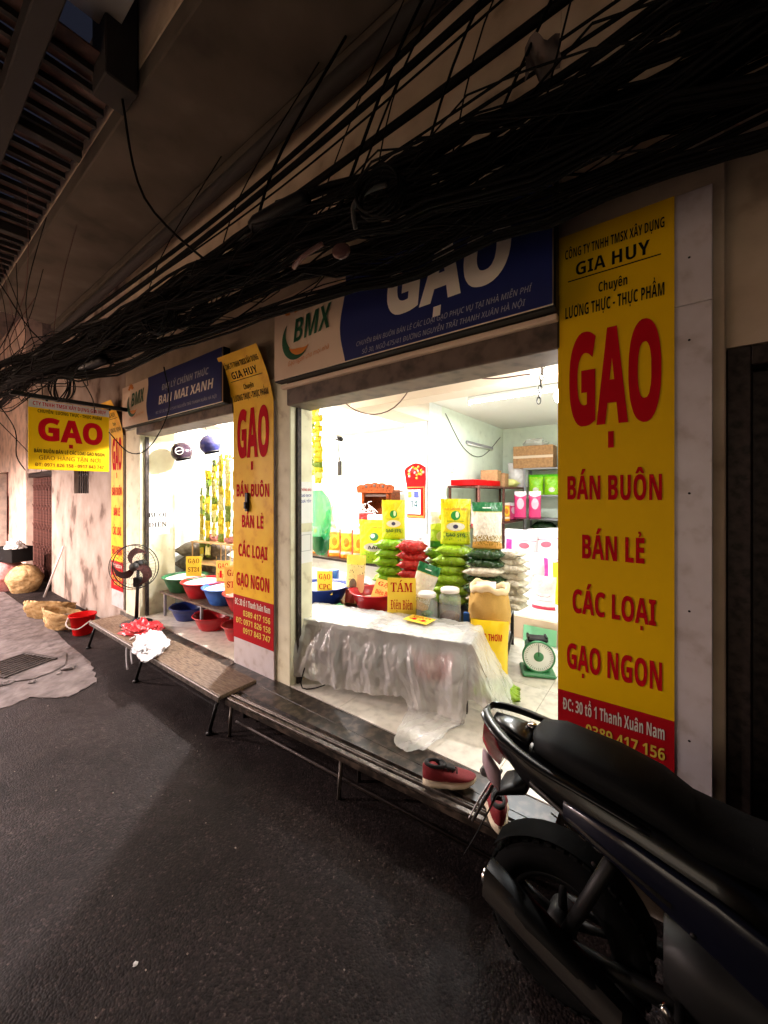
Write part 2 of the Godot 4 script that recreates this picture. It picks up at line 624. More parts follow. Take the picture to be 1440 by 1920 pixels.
	bb.clearcoat_roughness = 0.15
	mat("bike_seat", rgb(20, 20, 20), 0.62)
	textured(M.bike_seat, noise_tex(69, 0.1, [[0.0, grey(0.8)], [1.0, grey(1.0)]], 256, 3), 6.0, grit, 0.06)
	M.bike_seat.metallic_specular = 0.25
	mat("muffler_grey", rgb(62, 58, 55), 0.55, 0.4)
	var lens := mat("lamp_lens_red", Color(rgb(190, 40, 60), 0.75), 0.12)
	lens.transparency = BaseMaterial3D.TRANSPARENCY_ALPHA
	mat("lens_clear", rgb(176, 150, 158), 0.12)
	textured(mat("burlap", rgb(222, 174, 92), 0.9), noise_tex(71, 0.15, [[0.0, grey(0.75)], [1.0, grey(1.0)]], 256, 3), 3.0, grit, 0.25)
	textured(mat("old_sack", rgb(222, 198, 154), 0.85), noise_tex(73, 0.02, [[0.0, rgb(120, 100, 76)], [0.4, rgb(210, 190, 160)], [1.0, grey(1.0)]], 256, 6), 2.5, grit, 0.3)
	textured(mat("pink_sack", rgb(220, 168, 166), 0.8), noise_tex(75, 0.02, [[0.0, rgb(180, 120, 120)], [0.5, rgb(230, 200, 198)], [1.0, grey(1.0)]], 256, 6), 2.5, grit, 0.3)
	textured(mat("grey_sack", rgb(150, 142, 134), 0.85), noise_tex(74, 0.02, [[0.0, rgb(110, 104, 98)], [0.5, rgb(200, 194, 188)], [1.0, grey(1.0)]], 256, 6), 2.5)
	mat("clay", rgb(140, 108, 84), 0.9)
	mat("cap_white", rgb(224, 214, 208), 0.4)
	mat("dark_grain", rgb(70, 34, 30), 0.9)
	M.brown_wood.metallic_specular = 0.2
	mat("helmet_blue", rgb(44, 46, 96), 0.2)
	mat("helmet_dark", rgb(52, 38, 50), 0.2)
	mat("sole", rgb(222, 208, 182), 0.7)
	textured(mat("shoe_red", rgb(150, 24, 36), 0.75), noise_tex(77, 0.1, [[0.0, grey(0.7)], [1.0, grey(1.0)]], 256, 3), 8.0, grit, 0.1)
	mat("shoe_black", rgb(26, 22, 24), 0.8)
	mat("sachet_yellow", rgb(226, 206, 40), 0.35)
	mat("sachet_green", rgb(112, 138, 36), 0.4)
	mat("sachet_pale", rgb(240, 236, 150), 0.35)
	mat("scale_green", rgb(60, 128, 84), 0.4)
	mat("mat_green", rgb(136, 206, 160), 0.8)
	mat("tarp_dark", rgb(40, 36, 34), 0.8)
	textured(mat("awning_sheet", rgb(112, 88, 82), 0.75, 0.1), noise_tex(79, 0.012, [[0.0, rgb(110, 80, 70)], [0.5, rgb(210, 190, 180)], [1.0, grey(1.0)]], 512, 6), 0.6)

func sheet(a: Vector3, b: Vector3, y: float) -> ArrayMesh:
	return Sh.new().flat().grid(1, 1, func(u, v): return V(lerpf(a.x, b.x, u), y, lerpf(b.z, a.z, v))).done()

func street() -> void:
	tag(part(self, "street", sheet(V(-60, 0, -40), V(40, 0, 60), 0.0), M.asphalt), "dark uneven asphalt lane in front of the rice shop", "road", "", "structure")
	# worn concrete cracked round a drain cover; pale sheet widened to paint in brightness
	rng.seed = 5
	var nz := FastNoiseLite.new()
	nz.seed = 6
	nz.frequency = 0.5
	var edge := PackedVector2Array()
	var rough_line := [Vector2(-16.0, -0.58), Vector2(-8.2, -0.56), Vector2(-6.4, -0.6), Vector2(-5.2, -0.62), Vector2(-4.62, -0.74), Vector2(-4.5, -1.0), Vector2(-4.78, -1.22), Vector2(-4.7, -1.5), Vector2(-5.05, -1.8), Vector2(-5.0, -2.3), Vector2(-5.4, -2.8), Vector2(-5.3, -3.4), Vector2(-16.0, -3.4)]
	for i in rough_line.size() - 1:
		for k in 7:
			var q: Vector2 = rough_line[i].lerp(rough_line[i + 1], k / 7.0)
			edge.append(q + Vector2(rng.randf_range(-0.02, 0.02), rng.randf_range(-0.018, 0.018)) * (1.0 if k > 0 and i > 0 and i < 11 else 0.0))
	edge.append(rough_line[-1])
	tag(part(self, "brightened_paving", Sh.new().prism(edge, 0.0, 0.007, Transform3D(Basis(Vector3.RIGHT, -PI / 2), Vector3.ZERO)).done(), M.paving), "worn concrete paving, widened and kept pale to brighten the lane by the peeling wall", "paving", "", "structure")
	var c := thing("drain_cover", "slotted drain cover set in cracked concrete in the lane", "drain cover", V(-5.75, 0.007, 1.15), 0.35)
	var base := PackedVector2Array()
	for i in 16:
		var a := TAU * i / 16
		base.append(Vector2(cos(a) * rng.randf_range(0.42, 0.58), sin(a) * rng.randf_range(0.36, 0.5)))
	part(c, "slab", Sh.new().prism(base, 0.0, 0.012, Transform3D(Basis(Vector3.RIGHT, -PI / 2), Vector3.ZERO)).done(), M.paving)
	var g := Sh.new()
	for i in 9:
		g.box(V(-0.24 + i * 0.06, 0.02, 0), V(0.03, 0.016, 0.44), 0.003)
	g.box(V(0, 0.021, 0.23), V(0.54, 0.02, 0.03), 0.003).box(V(0, 0.021, -0.23), V(0.54, 0.02, 0.03), 0.003)
	part(c, "grating", g.done(), M.steel_dark)
	for i in 9:
		var a := rng.randf() * TAU
		var r := rng.randf_range(0.5, 0.8)
		part(c, "concrete_piece", chunk(rng.randf_range(0.03, 0.08), 100 + i), M.paving, T(V(cos(a) * r, 0.0, sin(a) * r * 0.8), rng.randf() * 3.0))
	# chips and pebbles lying in the lane
	var ch := Sh.new()
	for i in 130:
		var p := V(rng.randf_range(-8.0, 1.0), 0.0, rng.randf_range(0.55, 4.0))
		var s := rng.randf_range(0.002, 0.006)
		ch.flat().box(p + V(0, s * 0.4, 0), V(s * 2.0, s, s * 1.4), s * 0.3, Transform3D())
	tag(part(self, "gravel", ch.done(), M.concrete), "loose pale grit scattered over the asphalt lane", "gravel", "", "stuff")
	var stone := single("pebble", "single pale pebble lying on the dark asphalt", "stone", chunk(0.012, 7), M.paper, T(V(-1.73, 0.0, 1.5)))
	stone.position = V(-1.73, 0.0, 1.46)

func chunk(s: float, sd: int) -> ArrayMesh:
	var n := FastNoiseLite.new()
	n.seed = sd
	n.frequency = 0.9
	var f := func(u, v):
		var a: float = u * TAU
		var b: float = (v - 0.5) * PI
		var d := V(cos(a) * cos(b), sin(b), -sin(a) * cos(b))
		var r := s * (0.8 + 0.45 * n.get_noise_3dv(d * 1.7))
		var p := d * r
		p.y = maxf(p.y * 0.45 + s * 0.2, 0.0)
		return p
	return Sh.new().flat().grid(9, 6, f).done()

func wallbox(parent: Node, called: String, m: Material, a: Vector3, b: Vector3, bev := 0.0) -> MeshInstance3D:
	var c := (a + b) / 2.0
	return part(parent, called, boxm((b - a).abs(), bev), m, T(c))

func shop_building() -> void:
	var b := thing("shop_building", "two-bay rice shop house with cream pillars and lit open front", "building", V(-2.9, 0, 0))
	b.position = Vector3.ZERO
	# base slab, sill, floor tiles
	wallbox(b, "foundation", M.concrete, V(-6.2, 0.0, -6.4), V(0.5, 0.26, 0.0))
	wallbox(b, "sill_stone", M.granite, V(-3.3, 0.2, 0.004), V(-0.45, 0.29, 0.15), 0.004)
	wallbox(b, "sill_stone", M.granite, V(-5.55, 0.2, 0.004), V(-3.31, 0.288, 0.12), 0.004)
	var tm := boxm(V(0.598, 0.03, 0.598), 0.0015)
	for i in 11:
		for j in 11:
			var x := -5.9 + i * 0.6
			var z := -0.302 - j * 0.6
			if x < -3.3 and z < -3.5:
				continue
			part(b, "floor_tile", tm, M.tile, T(V(x, 0.276, z)))
	# pillars
	wallbox(b, "pillar", M.cream, V(-6.0, 0.0, -0.45), V(-5.55, 2.75, 0.0), 0.006)
	wallbox(b, "pillar", M.cream, V(-3.34, 0.26, -0.25), V(-2.55, 2.9, 0.0), 0.006)
	wallbox(b, "pillar", M.plaster, V(-0.45, 0.0, -0.25), V(0.18, 4.9, 0.0), 0.006)
	# narrow door frames in the openings
	for x in [-2.545, -5.535]:
		wallbox(b, "door_frame", M.steel_dark, V(x, 0.29, -0.1), V(x + 0.02, 2.64, -0.06))
	# shutter boxes over the openings and the wall above
	wallbox(b, "shutter_box", M.shutter_brown, V(-2.55, 2.625, -0.22), V(-0.45, 2.9, 0.04), 0.008)
	wallbox(b, "shutter_box", M.shutter_brown, V(-5.55, 2.66, -0.22), V(-3.34, 2.9, 0.04), 0.008)
	wallbox(b, "wall", M.plaster, V(-6.05, 2.9, -0.24), V(-0.45, 4.9, -0.002))
	wallbox(b, "ledge", M.board_beige, V(-2.57, 2.755, 0.042), V(-0.449, 2.785, 0.085), 0.004)
	# beam and balcony slab above
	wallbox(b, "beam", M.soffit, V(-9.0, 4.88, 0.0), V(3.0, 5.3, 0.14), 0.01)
	wallbox(b, "wall", M.plaster, V(-9.0, 4.905, -0.24), V(3.0, 8.5, -0.004))
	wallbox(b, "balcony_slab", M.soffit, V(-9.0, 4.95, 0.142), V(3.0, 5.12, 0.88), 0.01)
	wallbox(b, "parapet", M.plaster, V(-9.0, 5.124, 0.78), V(3.0, 6.1, 0.88), 0.01)
	wallbox(b, "balcony_post", M.tarp_dark, V(-3.5, 4.9, 0.89), V(-3.22, 8.0, 1.1), 0.01)
	part(b, "drain_pipe", Sh.new().tube([V(-8.8, 4.70, 0.14), V(-2.0, 4.78, 0.15), V(2.8, 4.80, 0.15)], 0.055, 10).done(), M.tarp_dark)
	# inside walls and ceiling
	wallbox(b, "ceiling", M.ceiling_white, V(-6.2, 3.3, -6.4), V(0.5, 3.42, -0.25))
	wallbox(b, "wall", M.white_wall, V(-6.32, 0.26, -3.4), V(-6.2, 3.3, -0.25))
	wallbox(b, "wall", M.white_wall, V(-6.2, 0.26, -0.452), V(-6.0, 3.3, -0.25))
	wallbox(b, "wall", M.green_wall, V(-6.32, 0.26, -3.52), V(-3.4, 3.3, -3.4))
	wallbox(b, "column", M.white_wall, V(-3.4, 0.26, -3.4), V(-2.95, 3.3, -3.0), 0.008)
	wallbox(b, "wall", M.green_wall, V(-3.07, 0.26, -6.2), V(-2.953, 3.3, -3.402))
	wallbox(b, "wall", M.green_wall, V(-3.07, 0.26, -6.32), V(0.5, 3.3, -6.2))
	wallbox(b, "wall", M.green_wall, V(0.22, 0.26, -6.2), V(0.35, 3.3, -0.252))
	wallbox(b, "beam", M.beam_beige, V(-3.4, 3.0, -2.998), V(-2.95, 3.298, -0.26), 0.006)
	wallbox(b, "beam", M.beam_beige, V(-2.948, 2.86, -1.45), V(0.218, 3.297, -1.2), 0.006)
	wallbox(b, "beam", M.beam_beige, V(-6.198, 3.0, -3.398), V(-3.41, 3.297, -3.1), 0.006)
	# pale door leaf in the back of the left bay
	wallbox(b, "door", M.board_beige, V(-5.85, 0.3, -3.392), V(-5.2, 2.6, -3.36), 0.005)
	# raised white platform at the back right
	wallbox(b, "platform", M.white_wall, V(-2.2, 0.292, -5.6), V(0.2, 0.55, -2.24), 0.004)
	wallbox(b, "platform_front", M.board_beige, V(-1.62, 0.292, -2.238), V(0.2, 0.535, -2.22), 0.003)
	# the wall right of the shop with its dark folding door
	wallbox(b, "wall", M.plaster, V(0.18, 2.5, -0.25), V(6.0, 4.9, -0.02))
	wallbox(b, "wall", M.plaster, V(3.1, 0.0, -0.25), V(6.0, 2.5, -0.02))
	var d := thing("folding_door", "dark metal folding door beside the large yellow sign", "door", V(0.0, 0, 0))
	wallbox(d, "door_frame", M.steel_dark, V(0.185, 0.0, -0.2), V(0.26, 2.5, -0.03), 0.004)
	wallbox(d, "door_frame", M.steel_dark, V(0.26, 2.42, -0.2), V(3.1, 2.497, -0.03), 0.004)
	for i in 22:
		wallbox(d, "slat", M.steel_dark, V(0.27 + i * 0.125, 0.0, -0.16 + 0.025 * (i % 2)), V(0.385 + i * 0.125, 2.415, -0.13 + 0.025 * (i % 2)), 0.006)
	# low metal-edged ledge on legs along the right bay
	var l := thing("threshold_ledge", "metal railed step ledge on thin legs before the right bay", "step", V(0, 0, 0))
	var lie := Transform3D(Basis(Vector3.RIGHT, PI / 2), Vector3.ZERO)
	part(l, "deck", Sh.new().prism(PackedVector2Array([Vector2(-2.82, 0.152), Vector2(-0.5, 0.152), Vector2(-0.5, 0.285), Vector2(-2.82, 0.425)]), -0.272, -0.235, lie).done(), M.granite)
	part(l, "stone_strip", Sh.new().prism(PackedVector2Array([Vector2(-2.82, 0.152), Vector2(-0.5, 0.152), Vector2(-0.5, 0.19), Vector2(-2.82, 0.3)]), -0.29, -0.2725, lie).done(), M.granite)
	for r in [[0.018, 0.03, 0.29], [0.05, 0.01, 0.296], [0.075, 0.012, 0.288]]:
		part(l, "rail", boxm(V(2.3, r[2] - 0.2725, r[1]), 0.003), M.alu, T(V(-1.66, (r[2] + 0.2725) / 2, 0.355 - r[0]), atan2(0.14, 2.32)))
	part(l, "brace", Sh.new().tube([V(-2.75, 0.1, 0.37), V(-0.55, 0.1, 0.26)], 0.01, 6).done(), M.steel_dark)
	for x in [-2.76, -1.65, -0.6]:
		var fz := lerpf(0.41, 0.272, (x + 2.82) / 2.32)
		part(l, "leg", Sh.new().tube([V(x, 0.234, fz), V(x - 0.005, 0.0, fz + 0.015)], 0.013, 8).done(), M.alu)
		part(l, "leg", Sh.new().tube([V(x, 0.234, 0.17), V(x, 0.0, 0.17)], 0.013, 8).done(), M.steel_dark)
	# plank bench along the left bay
	var p := thing("plank_bench", "low worn plank bench on black legs before the left bay", "bench", V(0, 0, 0))
	for k in [[-5.8, -4.55], [-4.54, -2.83]]:
		wallbox(p, "plank", M.wood, V(k[0], 0.28, 0.13), V(k[1], 0.312, 0.46), 0.005)
	wallbox(p, "edge_strip", M.alu, V(-5.8, 0.262, 0.462), V(-2.83, 0.308, 0.475), 0.003)
	for x in [-5.7, -4.3, -2.9]:
		part(p, "leg", Sh.new().tube([V(x, 0.279, 0.43), V(x - 0.02, 0.012, 0.5)], 0.014, 8).lathe([Vector2(0.0, 0.0), Vector2(0.028, 0.0), Vector2(0.024, 0.02), Vector2(0, 0.02)], 10, T(V(x - 0.02, 0, 0.5))).done(), M.black_plastic)
		part(p, "leg", Sh.new().tube([V(x, 0.279, 0.2), V(x, 0.0, 0.2)], 0.014, 8).done(), M.black_plastic)

func neighbours() -> void:
	# house with the peeling wall, window grille and gate
	var h := thing("peeling_house", "house front with peeling stained pink-brown plaster left of the shop", "building")
	wallbox(h, "wall", M.rough_wall, V(-7.5, 0.0, -0.3), V(-6.02, 4.88, 0.0))
	wallbox(h, "wall", M.rough_wall, V(-8.25, 0.0, -0.3), V(-7.5, 1.9, 0.0))
	wallbox(h, "wall", M.rough_wall, V(-8.25, 2.55, -0.3), V(-7.5, 4.88, 0.0))
	wallbox(h, "wall", M.rough_wall, V(-9.6, 0.0, -0.3), V(-8.25, 4.88, 0.0))
	wallbox(h, "wall", M.rough_wall, V(-11.6, 2.35, -0.3), V(-9.6, 4.88, -0.01))
	wallbox(h, "back_wall", M.plaster, V(-11.7, 0.0, -3.6), V(-6.34, 3.2, -3.5))
	wallbox(h, "side_wall", M.plaster, V(-11.75, 0.0, -3.5), V(-11.61, 3.2, -0.3))
	wallbox(h, "side_wall", M.plaster, V(-6.45, 0.0, -3.5), V(-6.33, 3.2, -0.302))
	wallbox(h, "ceiling", M.plaster, V(-11.75, 3.2, -3.6), V(-6.33, 3.3, -0.302))
	var g := part(h, "window_grille", boxm(V(0.75, 0.03, 0.02)), M.steel_dark, T(V(-7.875, 2.22, -0.08)))
	for i in 7:
		part(g, "bar", boxm(V(0.014, 0.64, 0.014)), M.steel_dark, T(V(-0.33 + i * 0.11, 0, 0.018)))
	var gate := thing("steel_gate", "tall rusty sliding lattice gate in the peeling wall", "gate")
	wallbox(gate, "gate_frame", M.steel_dark, V(-9.72, 0.0, -0.2), V(-9.62, 2.34, -0.02), 0.004)
	wallbox(gate, "gate_frame", M.steel_dark, V(-11.55, 2.25, -0.2), V(-9.73, 2.34, -0.02), 0.004)
	for i in 15:
		wallbox(gate, "bar", M.rust, V(-11.5 + i * 0.12, 0.03, -0.13), V(-11.46 + i * 0.12, 2.24, -0.09), 0.004)
	for i in 14:
		for k in 5:
			part(gate, "lattice_strip", boxm(V(0.17, 0.016, 0.006)), M.rust, T(V(-11.42 + i * 0.12, 0.35 + k * 0.42, -0.075), 0.0, 0.0, 0.7 if i % 2 else -0.7))
	# bright house further on
	var f := thing("pale_house", "pale pinkish house with an open doorway at the lane's far end", "building")
	wallbox(f, "wall", M.peach_wall, V(-13.4, 0.0, -0.3), V(-11.65, 6.0, 0.02), 0.02)
	wallbox(f, "wall", M.peach_wall, V(-18.0, 2.45, -0.3), V(-13.4, 6.0, 0.01))
	wallbox(f, "wall", M.peach_wall, V(-18.0, 0.0, -0.3), V(-15.2, 2.45, 0.01))
	wallbox(f, "back_wall", M.peach_wall, V(-18.0, 0.0, -3.6), V(-11.8, 3.0, -3.5))
	wallbox(f, "side_wall", M.peach_wall, V(-11.95, 0.0, -3.5), V(-11.8, 3.0, -0.3))
	wallbox(f, "side_wall", M.peach_wall, V(-18.0, 0.0, -3.5), V(-17.85, 3.0, -0.3))
	wallbox(f, "ceiling", M.peach_wall, V(-18.0, 3.0, -3.6), V(-11.8, 3.1, -0.302))
	wallbox(f, "door_frame", M.rust, V(-13.52, 0.0, -0.25), V(-13.41, 2.44, 0.03), 0.004)
	wallbox(f, "door_leaf", M.brown_wood, V(-14.4, 0.0, -0.25), V(-13.55, 2.42, -0.2), 0.004)
	var e := thing("end_house", "pale house with windows closing the far end of the lane", "building", V(-19, 0, 0))
	wallbox(e, "wall", M.peach_wall, V(-0.3, 0.0, -4.0), V(0.0, 9.0, 6.0))
	for y in [1.2, 4.2]:
		for z in [0.2, 1.9, 3.6]:
			var w := wallbox(e, "window", M.window_glass, V(0.001, y, z), V(0.03, y + 1.3, z + 0.9), 0.0)
			part(w, "frame", Sh.new().box(V(0.02, 0, 0), V(0.03, 0.05, 0.9)).box(V(0.02, 0, 0), V(0.031, 1.3, 0.05)).done(), M.white_plastic)
	# the house across the lane, behind the viewer
	var o := thing("opposite_house", "plain plastered house across the lane facing the shop", "building")
	wallbox(o, "wall", M.plaster, V(-19.0, 0.0, 4.7), V(-1.0, 6.5, 4.95))
	wallbox(o, "wall", M.plaster, V(1.4, 0.0, 4.7), V(9.0, 6.5, 4.95))
	wallbox(o, "wall", M.plaster, V(-1.0, 0.0, 4.7), V(1.4, 0.9, 4.95))
	wallbox(o, "wall", M.plaster, V(-1.0, 2.5, 4.7), V(1.4, 6.5, 4.95))
	# corrugated roof over the lane
	var a := thing("corrugated_awning", "dark red corrugated roof sheets on ribs over the lane", "awning")
	var x := -3.4
	var i := 0
	while x > -12.0:
		var sh := 0.86 if i % 7 != 6 else 0.5
		part(a, "roof_sheet", Sh.new().box(Vector3.ZERO, V(0.15, 0.012, 3.7), 0.003).done(), M.awning_sheet, T(V(x, 5.06 + 0.02 * (i % 2), 2.78), 0.0, 0.03))
		part(a, "rib", boxm(V(0.035, 0.05, 3.7)), M.tarp_dark, T(V(x - 0.085, 5.03, 2.78), 0.0, 0.03))
		x -= 0.17 if sh > 0.6 else 0.21
		i += 1
	for z in [1.46, 2.7, 4.0]:
		part(a, "girder", boxm(V(8.8, 0.16, 0.13), 0.01), M.tarp_dark, T(V(-7.3, 4.93, z)))
	for k in 4:
		part(a, "purlin", boxm(V(0.09, 0.09, 3.7), 0.005), M.tarp_dark, T(V(-4.4 - k * 1.9, 4.98, 2.78), 0.0, 0.03))
	part(a, "clear_sheet", boxm(V(1.6, 0.01, 1.5)), M.fog_film, T(V(-2.55, 5.3, 1.75), 0.0, 0.05))

func lamps() -> void:
	# bulb in the left bay
	bulb("led_bulb", "glowing round LED bulb under the ceiling of the left bay", V(-4.2, 2.98, -1.1), 16.0, rgb(255, 249, 246))
	bulb("led_bulb", "glowing round LED bulb hung beside the large yellow sign", V(-0.66, 2.63, -1.0), 1.6, rgb(255, 250, 244))
	tube_lamp("glowing fluorescent tube on the back ceiling behind the beam", V(-1.75, 3.19, -3.1), 0.0, 11.0)
	tube_lamp("glowing fluorescent tube on the ceiling before the white column", V(-5.1, 3.19, -2.3), 0.0, 4.0)
	# dead tube on the wall of the back room
	var t := thing("unlit_tube_lamp", "unlit white tube lamp on the back room wall", "lamp", V(-2.93, 2.82, -4.9), PI / 2)
	part(t, "housing", boxm(V(1.25, 0.05, 0.03), 0.006), M.grey_paint)
	part(t, "tube", Sh.new().tube([V(-0.59, -0.035, 0.012), V(0.59, -0.035, 0.012)], 0.013, 10).done(), M.white_plastic)
	# unseen globe lamps on the house across; second one added to brighten far end
	lane_lamp("lit shaded lamp on a wall arm across from the peeling wall", V(-6.5, 2.75, 4.69), 19.0)
	lane_lamp("added lamp with shade on a wall arm across from the pale house, brightening the lane end", V(-10.9, 2.75, 4.3), 60.0)
	# lit window of the house across the lane
	var w := thing("lit_window", "lit window of the house across the lane", "window", V(0.2, 1.7, 4.72))
	part(w, "frame", Sh.new().box(V(0, 0.82, 0), V(2.4, 0.06, 0.1), 0.004).box(V(0, -0.8, 0), V(2.4, 0.06, 0.1), 0.004).box(V(-1.17, 0, 0), V(0.06, 1.58, 0.1), 0.004).box(V(1.17, 0, 0), V(0.06, 1.58, 0.1), 0.004).box(V(0, 0, 0.003), V(0.05, 1.58, 0.08), 0.004).done(), M.white_plastic)
	var wm := mat("window_glow", rgb(240, 226, 205), 0.6)
	wm.emission_enabled = true
	wm.emission = rgb(255, 232, 205)
	wm.emission_energy_multiplier = 0.35
	part(w, "window_pane", boxm(V(2.28, 1.54, 0.01)), wm, T(V(0, 0.01, 0.06)))
	var wl := AreaLight3D.new()
	wl.name = "lit_window_light"
	wl.area_size = Vector2(2.2, 1.5)
	wl.area_normalize_energy = true
	wl.light_energy = 0.75
	wl.light_color = rgb(255, 236, 214)
	wl.shadow_enabled = true
	wl.area_range = 20.0
	wl.position = V(0.2, 1.7, 4.66)
	add_child(wl)

func lane_lamp(label: String, at: Vector3, e: float) -> void:
	var s := thing("street_lamp", label, "lamp", at)
	part(s, "arm", Sh.new().tube(curve([V(0, 0.1, 0), V(0, 0.38, -0.4), V(0, 0.36, -0.9), V(0, 0.16, -1.1)], 12), 0.022, 8).done(), M.grey_paint)
	part(s, "shade", Sh.new().lathe([Vector2(0.3, -0.06), Vector2(0.3, -0.048), Vector2(0.2, 0.06), Vector2(0.09, 0.13), Vector2(0.05, 0.17), Vector2(0, 0.17)], 20, T(V(0, 0, -1.1))).done(), M.grey_paint)  # shade added to keep lamp light from spreading up to the soffit
	part(s, "lamp_globe", Sh.new().lathe([Vector2(0, -0.11), Vector2(0.05, -0.1), Vector2(0.09, -0.065), Vector2(0.11, 0.0), Vector2(0.095, 0.06), Vector2(0.07, 0.085)], 22, T(V(0, 0, -1.1))).done(), glow("globe_lamp_glow", rgb(255, 234, 230), 12.0))
	var al := OmniLight3D.new()
	al.name = "street_lamp_light"
	al.light_energy = e
	al.light_color = rgb(255, 234, 230)
	al.light_size = 0.08
	al.omni_range = 40.0
	al.omni_attenuation = 2.0
	al.shadow_enabled = true
	al.position = at + V(0, 0, -1.1)
	add_child(al, true)

func glow(key: String, c: Color, e: float) -> StandardMaterial3D:
	if M.has(key):
		return M[key]
	var m := mat(key, c, 0.4)
	m.emission_enabled = true
	m.emission = c
	m.emission_energy_multiplier = e
	return m

func bulb(called: String, label: String, at: Vector3, e: float, c: Color) -> void:
	var b := thing(called, label, "lamp", at)
	part(b, "bulb", Sh.new().lathe([Vector2(0, -0.055), Vector2(0.025, -0.05), Vector2(0.045, -0.03), Vector2(0.052, 0.0), Vector2(0.045, 0.03), Vector2(0.03, 0.05)], 18).done(), glow("bulb_glow", c, 14.0))
	part(b, "socket", Sh.new().lathe([Vector2(0.03, 0.05), Vector2(0.026, 0.09), Vector2(0.018, 0.1), Vector2(0, 0.1)], 14).done(), M.white_plastic)
	part(b, "cord", Sh.new().tube([V(0, 0.1, 0), V(0, 3.3 - at.y, 0)], 0.004, 5).done(), M.cable_grey)
	var o := OmniLight3D.new()
	o.name = called + "_light"
	o.light_energy = e
	o.light_color = c
	o.light_size = 0.05
	o.omni_range = 30.0
	o.omni_attenuation = 2.0
	o.shadow_enabled = true
	o.position = at
	add_child(o, true)

func tube_lamp(label: String, at: Vector3, turn: float, e: float) -> void:
	var t := thing("tube_lamp", label, "lamp", at, turn)
	part(t, "housing", boxm(V(1.24, 0.05, 0.04), 0.006), M.white_plastic, T(V(0, 0.075, 0)))
	for s in [-1, 1]:
		part(t, "end_cap", boxm(V(0.03, 0.08, 0.035), 0.004), M.white_plastic, T(V(0.605 * s, 0.03, 0)))
	part(t, "tube", Sh.new().tube([V(-0.59, 0.02, 0), V(0.59, 0.02, 0)], 0.014, 10).done(), glow("tube_glow", rgb(246, 250, 252), 26.0))
	var a := AreaLight3D.new()
	a.name = "tube_lamp_light"
	a.area_size = Vector2(1.18, 0.03)
	a.area_normalize_energy = true
	a.light_energy = e
	a.light_color = rgb(246, 250, 252)
	a.shadow_enabled = true
	a.area_range = 30.0
	a.transform = Transform3D(Basis.from_euler(V(-PI / 2, turn, 0)), at + V(0, 0.002, 0))
	add_child(a, true)

